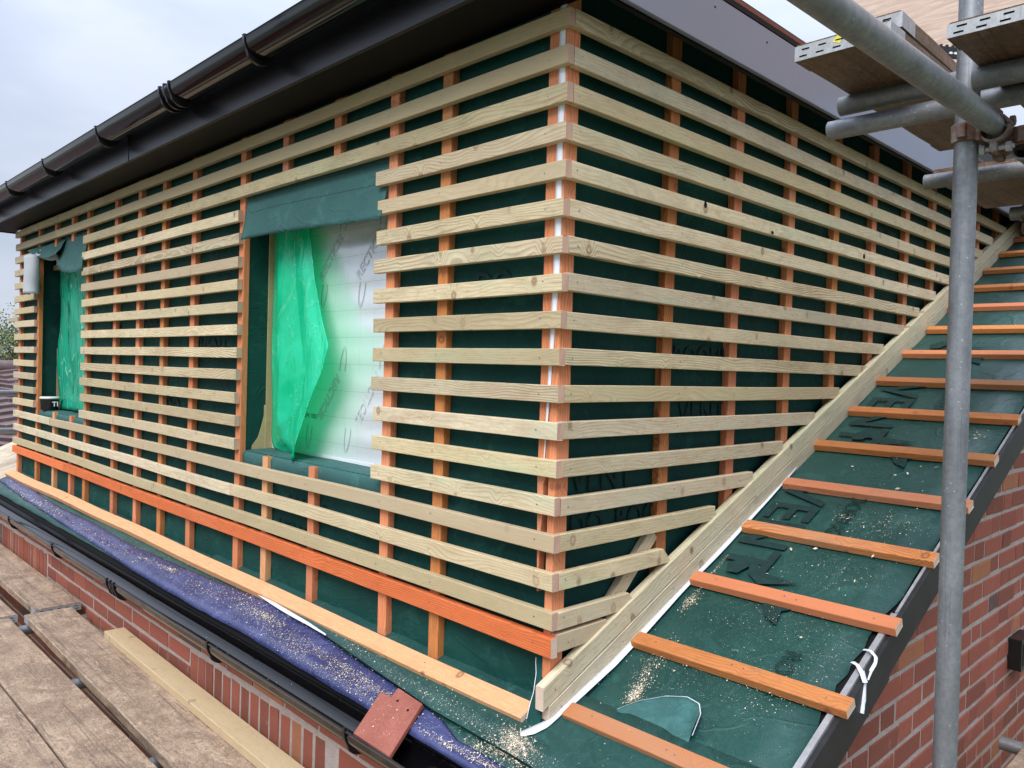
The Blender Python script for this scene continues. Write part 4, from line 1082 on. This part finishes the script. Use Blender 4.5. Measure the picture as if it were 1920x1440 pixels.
cloud([(.15, 1.3), (.5, 2.0)], 500, .12, .25, .0018); cloud([(.5, 1.72), (.52, 1.8)], 120, .04, .03, .004)
cloud([(.2, 2.5), (.5, 4.)], 400, .12, .3, .002)
# light overall dusting
for _ in range(4500):
    x = rs.uniform(-3.2, .6); y = rs.uniform(-.19, -.02) if x < 0 else rs.uniform(-.15, 1.5)
    flake(rp(x, y, .030 if (x > -2.3 and y < .12 and y > interp(ed, x)) else (.017 if y < -.02 else .010)), NR, .0014 * rs.uniform(.5, 1.3))
# in and on the lower gutter
for _ in range(2600):
    x = rs.triangular(-2.4, -.2, -.4); yy = rs.gauss(-.270, .018)
    if abs(yy + .253) > .05: continue
    zz = -2.118 - math.sqrt(max(0, .0565 ** 2 - (yy + .253) ** 2)) + .002
    flake(Vector((x, yy, zz)), (0, 0, 1), .0017 * rs.uniform(.5, 1.3))
# on the tile, foot batten, roof battens
for _ in range(260):
    u, v = rs.uniform(.01, .17), rs.uniform(.01, .14); flake(tp(u, v, crown(u) + .001), nn, .0011 * rs.uniform(.5, 1.5))
for k in range(40):   # larger curled shavings
    x, y = rs.uniform(.08, .58), rs.uniform(.3, 1.9); flake(rp(x, y, .012), NR, .006)
for c_ in ((.50, .83), (.555, .66)): 
    for _ in range(3): flake(rp(c_[0] + rs.uniform(-.01, .01), c_[1], .013), NR, .011)
sdm = mb.build('sawdust', M_DUST); tag(sdm, 'pale sawdust and shavings scattered over the roof membranes and gutter', 'sawdust', kind='stuff')

# =================================================================== SCAFFOLD, LOWER LIFT (front)
def coupler(parent, c, d1, d2, off=.026, r=.0256, mat=M_RUST, bolt=True):
    """right-angle coupler: two gripping bands round tubes along d1 and d2, saddle plate, bolts with nuts"""
    c = Vector(c); d1 = Vector(d1).normalized(); d2 = Vector(d2).normalized(); nrm = d1.cross(d2).normalized()
    mb = MB()
    for dd_, s in ((d1, -1), (d2, 1)):
        cc = c + nrm * s * off; u = nrm * s; v = dd_.cross(u).normalized(); ri, ro = r + .0005, r + .0065
        for k0, k1, ex in ((-.1, 2.9, 1), (3.25, 6.1, 0)):
            n = 14; V = []
            for k in range(n + 1):
                a_ = lerp(k0, k1, k / n); dr = u * math.cos(a_) + v * math.sin(a_)
                for w2 in (-.021, .021): V += [cc + dr * ri + dd_ * w2, cc + dr * ro + dd_ * w2]
            F = []
            for k in range(n):
                q = 4 * k; F += [[q, q + 4, q + 6, q + 2], [q + 1, q + 3, q + 7, q + 5], [q, q + 1, q + 5, q + 4], [q + 2, q + 6, q + 7, q + 3]]
            F += [[0, 2, 3, 1], [4 * n, 4 * n + 1, 4 * n + 3, 4 * n + 2]]
            mb.add(V, F, 0, False)
        # lugs
        for sg in (1,):
            lc = cc + v * sg * (ro + .010) ; Mx = rot_to(dd_, u, lc)
            mb.box((-.019, -.007, -.013), (.019, .007, .013), 0, .003, Mx)
            lc2 = cc - v * sg * (ro + .004); mb.box((-.016, -.010, -.008), (.016, .010, .008), 0, .003, rot_to(dd_, u, lc2))
    Mx = rot_to(d1, d2, c); mb.box((-.024, -.024, -.006), (.024, .024, .006), 0, .002, Mx)
    o = mb.build('coupler', mat, parent, bevel=.0012)
    for dd_, s in ((d1, -1), (d2, 1)):
        cc = c + nrm * s * off; u = nrm * s; v = dd_.cross(u).normalized(); ro = r + .0065
        p0 = cc + v * (ro + .011) - u * .026; p1 = cc + v * (ro + .011) + u * .038
        b_ = MB(); b_.tube(p0, p1, .0055, n=10); hx = [(.0115 * math.cos(k * PI / 3), .0115 * math.sin(k * PI / 3)) for k in range(6)]
        b_.sweep(hx, [p0 - u * .004, p0 + u * .006], None, 0, 1, False); b_.sweep(hx, [p1 - u * .016, p1 - u * .005], None, 0, 1, False)
        b_.build('coupler_bolt', M_BAND if s > 0 else mat, o)
    return o
def tubeobj(parent, a, b_, name='scaffold_tube', r=.0256, mat=None):
    a, b_ = Vector(a), Vector(b_); mb = MB(); L = (b_ - a).length
    mb.tube((0, 0, 0), (0, 0, L), r, n=32, wall=.004)
    z_ = (b_ - a).normalized(); x_ = z_.orthogonal().normalized(); y_ = z_.cross(x_)
    M = Matrix(((x_.x, y_.x, z_.x, a.x), (x_.y, y_.y, z_.y, a.y), (x_.z, y_.z, z_.z, a.z), (0, 0, 0, 1)))
    o = mb.build(name, mat or M_GALV, parent, M)
    md = o.modifiers.new('edges', 'EDGE_SPLIT'); md.split_angle = math.radians(50); return o
low = empty('tube_scaffold', (-3, -1.2, -4.6), 'galvanised tube frame carrying the lower walkway boards in front of the brick wall', 'scaffolding')
ZB = -2.40; ZTr = ZB - .042 - .0265
for x in (-5.3, -3.30, -2.36, -1.42, -.2, .8): tubeobj(low, (x, -.235, ZTr), (x + .02, -2.6, ZTr))
for y, k in ((-.66, 0), (-2.3, 1)): tubeobj(low, (-8.2, y, ZTr - .052), (1.9, y, ZTr - .052))
for x, y in ((-4.05, -.58), (-2.93, -.60), (-1.3, -2.36), (-4.0, -2.36)): tubeobj(low, (x, y, -4.6), (x, y, -2.47 if y > -1 else 0.6))
tubeobj(low, (-6.5, -1.9, -1.33), (-6.45, 1.6, -1.35)); tubeobj(low, (-6.5, -1.9, -1.655), (-6.45, 1.6, -1.68)); tubeobj(low, (-6.55, 1.5, -4.6), (-6.55, 1.5, .3)); tubeobj(low, (-6.56, -1.85, -4.6), (-6.56, -1.85, .3))
for x in (-3.30, -1.42): coupler(low, (x, -.66, ZTr - .026), (1, 0, 0), (0, 1, 0))

def scaffold_board(label, org, xd, L, wd=.228, th=.041, group='scaffold boards', yd=None, tip=0, mat=None, bands=True):
    """org: corner at near-left-top; local x length, y width, top at z=0"""
    M = rot_to(xd, yd, org); 
    root = bpy.data.objects.new('scaffold_board', None); COL.objects.link(root); root.matrix_world = M; bpy.context.view_layer.update()
    tag(root, label, 'scaffold board', group)
    mb = MB(); n = 24; c = .004; V = []; s = R.uniform(0, 99)
    prof = [(c, -th), (wd - c, -th), (wd, -th + c), (wd, -c), (wd - c, 0), (c, 0), (0, -c), (0, -th + c)]
    for i in range(n + 1):
        x = L * i / n
        for y, z in prof:
            e_ = .003 * mnoise.noise(Vector((x * 5, s + y * 3, z * 40)))
            V.append((x, y + (e_ if i not in (0, n) else 0), z + .002 * mnoise.noise(Vector((x * 1.5, s, 0)))))
    mb.add(V, [[i * 8 + j, i * 8 + (j + 1) % 8, (i + 1) * 8 + (j + 1) % 8, (i + 1) * 8 + j] for i in range(n) for j in range(8)])
    mb.add(V[:8], [list(range(8))[::-1]]); mb.add(V[-8:], [list(range(8))])
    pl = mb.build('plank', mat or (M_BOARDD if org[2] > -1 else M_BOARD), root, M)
    if bands:
        for xe, s_ in ((0, -1), (L, 1)):
            mb = MB(); t = .0016; x0_, x1_ = sorted((xe + s_ * t, xe - s_ * .0)); hh = (-th + .001, -.004)
            mb.box((min(xe, xe + s_ * t), -t, hh[0]), (max(xe, xe + s_ * t), wd + t, hh[1]))
            for y0_, y1_ in ((-t, -.0004), (wd + .0004, wd + t)):
                xa_, xb_ = sorted((xe - s_ * .0005, xe - s_ * .085)); mb.box((xa_, y0_, hh[0]), (xb_, y1_, hh[1]))
            for r_ in range(2):
                for q in range(5):
                    if .030 + q * .042 + .022 > wd: continue
                    yy = .030 + q * .042 - (.006 if r_ else 0); zz_ = lerp(hh[0], hh[1], .28 + .44 * r_)
                    xx = xe + s_ * (t + .0006); mb.add([(xx, yy, zz_ - .0017), (xx, yy + .019, zz_ - .0017), (xx, yy + .019, zz_ + .0017), (xx, yy, zz_ + .0017)], [[0, 1, 2, 3], [3, 2, 1, 0]], 1)
            mb.build('end_band', [M_BAND, M_DARK], root, M)
    return root
GL = 'boards of the lower walkway'
scaffold_board('weathered walkway board beside the brick wall, the one ending at the far butt joint', (-7.2, -.470, ZB), (1, .003, 0), 3.80, group=GL)
scaffold_board('muddy walkway board running under the edge of the pale new plank', (-3.345, -.522, ZB), (1, -.0155, 0), 4.9, group=GL)
scaffold_board('short far walkway board left of the gap, cut off at its right end', (-7.3, -.790, ZB), (1, .003, 0), 3.93, group=GL)
scaffold_board('brown walkway board between the open gap and the dark crack', (-3.335, -.822, ZB), (1, .0, 0), 4.9, group=GL)
scaffold_board('walkway board nearest the bottom left corner outside the dark crack', (-7.4, -1.070, ZB - .003), (1, .004, 0), 3.9, group=GL)
scaffold_board('walkway board outside the dark crack, its near half', (-3.49, -1.060, ZB - .001), (1, .003, 0), 4.9, group=GL)
scaffold_board('outermost walkway board furthest from the brick wall', (-4.2, -1.30, ZB - .001), (1, .0, 0), 3.9, group=GL)
scaffold_board('far half of the outermost walkway, beyond the neighbouring boards', (-4.2 + 3.93, -1.30, ZB - .001), (1, .0, 0), 2.9, group=GL)
M = Matrix(((1, 0, 0, -2.70), (0, 0, 1, -.3235), (0, -1, 0, ZB + .0355), (0, 0, 0, 1)))
ang_ = Matrix.Rotation(-.0165, 4, 'Z')
Mp = Matrix.Translation((-2.70, -.322, ZB + .036)) @ ang_ @ Matrix(((1, 0, 0, 0), (0, 0, 1, 0), (0, -1, 0, 0), (0, 0, 0, 1)))
pp = timber('timber_plank', M_PLANK, 3.3, .094, .034, Mp, None, ch=.002, end=M_PLANK, bow=.002)
tag(pp, 'pale new sawn plank lying along the brick wall on the muddy walkway board', 'plank')

# =================================================================== SCAFFOLD, UPPER LIFT (right)
upf = empty('tube_scaffold', (.94, .2, -4.6), 'grey scaffold tubes with rusty couplers at the upper right of the dormer', 'scaffolding')
PX, PY = .944, .205
tubeobj(upf, (.912, .375, -4.6), (.868, .43, 1.6), 'scaffold_standard')
LA, LB = Vector((.952, -.62, -.478)), Vector((1.046, .03, -.528))
LB = Vector((.9430, .345, -.424)); LA = Vector((.912, -.95, -.424))
tubeobj(upf, LA, LB, 'scaffold_ledger')
tA = Vector((.495, .545, -.318)); tubeobj(upf, tA, tA + Vector((1.9, 0, 0)), 'scaffold_transom', mat=M_GALV)
tB = Vector((.515, .565, -.250)); tubeobj(upf, tB, tB + Vector((1.9, 0, .0)), 'scaffold_transom', mat=M_GALVD)
tC = Vector((.474, 1.36, -.308)); tubeobj(upf, tC, tC + Vector((1.9, 0, 0)), 'scaffold_transom', mat=M_GALVD)
tubeobj(upf, (.992, .44, -.475), (.985, 3.2, -.475), 'scaffold_ledger', mat=M_GALVD)
tubeobj(upf, (.912, .352, -.3275), (2.2, .352, -.3275), 'scaffold_transom', mat=M_GALVD)
tubeobj(upf, (.60, 1.93, -.345), (2.0, 1.93, -.345), 'scaffold_transom', mat=M_GALV)
tubeobj(upf, (.645, 1.90, -2.405), (1.9, 1.90, -2.42), 'scaffold_transom', mat=M_GALVD)
coupler(upf, (.9125, .4119, -.430), (.007, -.009, -1), (0, 1, 0), off=.030, r=.0262)
tubeobj(upf, (.9430, .352, -.424), (.9432, .50, -.424), 'ledger_spigot', r=.0225)
coupler(upf, (.967, .455, -.448), (.0, 1, 0), (0, 0, 1), off=.027, r=.0262)
coupler(upf, (.665, 1.93, -.37), (0, 1, 0), (1, 0, 0), off=.03)
GU = 'boards of the upper scaffold lift'
zt = -.222 + .041
scaffold_board('upper scaffold board at far left, end band marked with yellow paint', (.535 + .228, .252, zt), (0, 1, 0), 1.05, group=GU)
b2 = scaffold_board('upper scaffold board lying on top of its neighbour, seen edge on behind the thick ledger', (.764, .315, zt + .0425), (-.015, 1, 0), .62, wd=.15, group=GU)
scaffold_board('upper scaffold board at the far right with a slotted galvanised end band', (.917 + .228, .152, -.30 + .033), (0, 1, 0), 3.0, th=.033, group=GU)
scaffold_board('short lower scaffold board with a broken wooden end behind the standard', (.46 + .60, 1.48, -.247 + .008), (0, 1, 0), .62, wd=.60, group=GU, bands=False)
br = scaffold_board('scaffold board in the bottom right corner beside the brick gable', (.745 + .228, -.5, -2.35), (0.0, 1, 0), 3.2, group=GL)
mb = MB(); mb.add([Vector((.640, .2498, zt - .012)) + Vector(v) for v in ((-.012, 0, -.004), (.008, 0, -.012), (.012, 0, .004), (.0, 0, .010), (-.006, 0, .002))], [[0, 1, 2, 3, 4]])
mb.build('yellow_paint_mark', simple('yellow_paint', (.7, .62, .08), .5), bpy.data.objects['scaffold_board.007'] if 'scaffold_board.007' in bpy.data.objects else upf)
# plywood sheet above, and the slotted black strip beneath it
ply = MB(); ply.box((-.37, 2.5, .47), (3.4, 2.518, 2.4)); po = ply.build('plywood_sheet', M_PLY); tag(po, 'pinkish weathered plywood sheet standing behind the upper scaffold boards', 'plywood sheet')
mb = MB(); d_ = Vector((.40, .40, -.05)); c0 = Vector((.569, 1.181, .086)); 
Mx = rot_to((1, .9, -.12), None, c0)
mb.box((-.03, -.004, -.016), (.11, .004, .002), 0); mb.box((-.03, -.004, -.034), (.11, .004, -.020), 0)
for q in range(7): mb.box((-.026 + q * .019, -.0045, .002), (-.018 + q * .019, .0045, .008), 0)
for q in (.0, .03, .045): mb.add([(q + .006 * math.cos(k * PI / 4), -.0052, -.018 + .004 * math.sin(k * PI / 4)) for k in range(8)], [list(range(8))], 1)
mb2 = mb.build('slotted_strip', [M_PVCM, M_TUBW], None, Mx); tag(mb2, 'small black slotted plastic strip between the upper scaffold boards', 'plastic strip')

# =================================================================== BACKGROUND LEFT
nb = empty('neighbouring_house', (-11, 2, -4.6), 'neighbouring house with dark brown tiled roof seen at the far left', 'house')
mb = MB(); xr, zr_, xe, ze = -13.6, -1.25, -8.6, -2.42; nrow = 18; ya, yb = -6., 14.
V = []; ncol = 160
for i in range(nrow + 1):
    t = i / nrow; x = lerp(xr, xe, t); z = lerp(zr_, ze, t)
    for k in (0, 1):
        for j in range(ncol + 1):
            y = lerp(ya, yb, j / ncol); V.append((x + (0 if k else .0), y, z + (.045 if not k else 0) + .018 * math.sin(j * PI * .5)))
W_ = ncol + 1
F = []
for i in range(nrow * 2 + 1):
    for j in range(ncol): F.append([i * W_ + j, i * W_ + j + 1, (i + 1) * W_ + j + 1, (i + 1) * W_ + j])
mb.add(V, F, 0, False); mb.add([(xr - 5, ya, ze), (xr, ya, zr_), (xr, yb, zr_), (xr - 5, yb, ze)], [[0, 1, 2, 3]])
mb.build('roof', M_RTILE, nb)
mb = MB(); mb.tube((xr, ya, zr_ + .02), (xr, yb, zr_ + .02), .12, n=12); mb.build('ridge_tiles', M_RTILE, nb)
mb = MB(); mb.box((-18.2, -5.8, -4.6), (-8.9, 13.8, -2.55)); mb.build('wall', M_RENDER, nb)
def tree(x, y, base, h, cr, mat, label, n=5200, seed=1):
    rr = random.Random(seed); root = empty('tree', (x, y, base), label, 'tree', 'trees beyond the neighbouring roof')
    mb = MB(); tips = []
    def limb(p, d, L, r, dep):
        P = [p]; q = Vector(p)
        for k in range(4):
            d = (d + Vector((rr.gauss(0, .12), rr.gauss(0, .12), rr.gauss(0, .05)))).normalized(); q = q + d * L / 4; P.append(q.copy())
        c = [(math.cos(a * PI / 3) * r, math.sin(a * PI / 3) * r) for a in range(6)]
        mb.sweep(c, P, (.3, .9, .1), scl=[1, .88, .76, .64, .5]); tips.append(q.copy())
        if dep:
            for k in range(4 if dep > 1 else 5):
                a = rr.uniform(0, 2 * PI); nd = (d * .75 + Vector((math.cos(a), math.sin(a), rr.uniform(.0, .6))) * .75).normalized()
                limb(P[2 + k % 3], nd, L * .62, r * .5, dep - 1)
    limb(Vector((x, y, base)), Vector((0, 0, 1)), h * .55, h * .022, 3)
    mb.build('trunk', M_BARK, root)
    mb = MB()
    for _ in range(n):
        t = rr.choice(tips[1:]); p = t + Vector((rr.gauss(0, cr), rr.gauss(0, cr), rr.gauss(0, cr * .8)))
        s = rr.uniform(.02, .05); a = Vector((rr.gauss(0, 1), rr.gauss(0, 1), rr.gauss(0, 1))).normalized(); b_ = a.orthogonal().normalized()
        mb.add([p - a * s, p + b_ * s * .6, p + a * s, p - b_ * s * .6], [[0, 1, 2, 3]])
    mb.build('crown', mat, root)
tree(-27.5, 4.4, -4.6, 4.5, .40, M_LEAF, 'bushy tree with fresh pale green leaves rising highest beyond the dark roof', 16000, 3)
tree(-24.0, 3.5, -4.6, 3.6, .45, M_LEAF2, 'bare grey brown shrubby tree beyond the dark roof at the left edge', 5200, 5)
tree(-25.5, 3.95, -4.6, 3.3, .45, M_LEAF2, 'low olive shrub between the two taller trees beyond the dark roof', 5200, 8)
for o in bpy.data.objects:
    if '_w' in o: del o['_w']
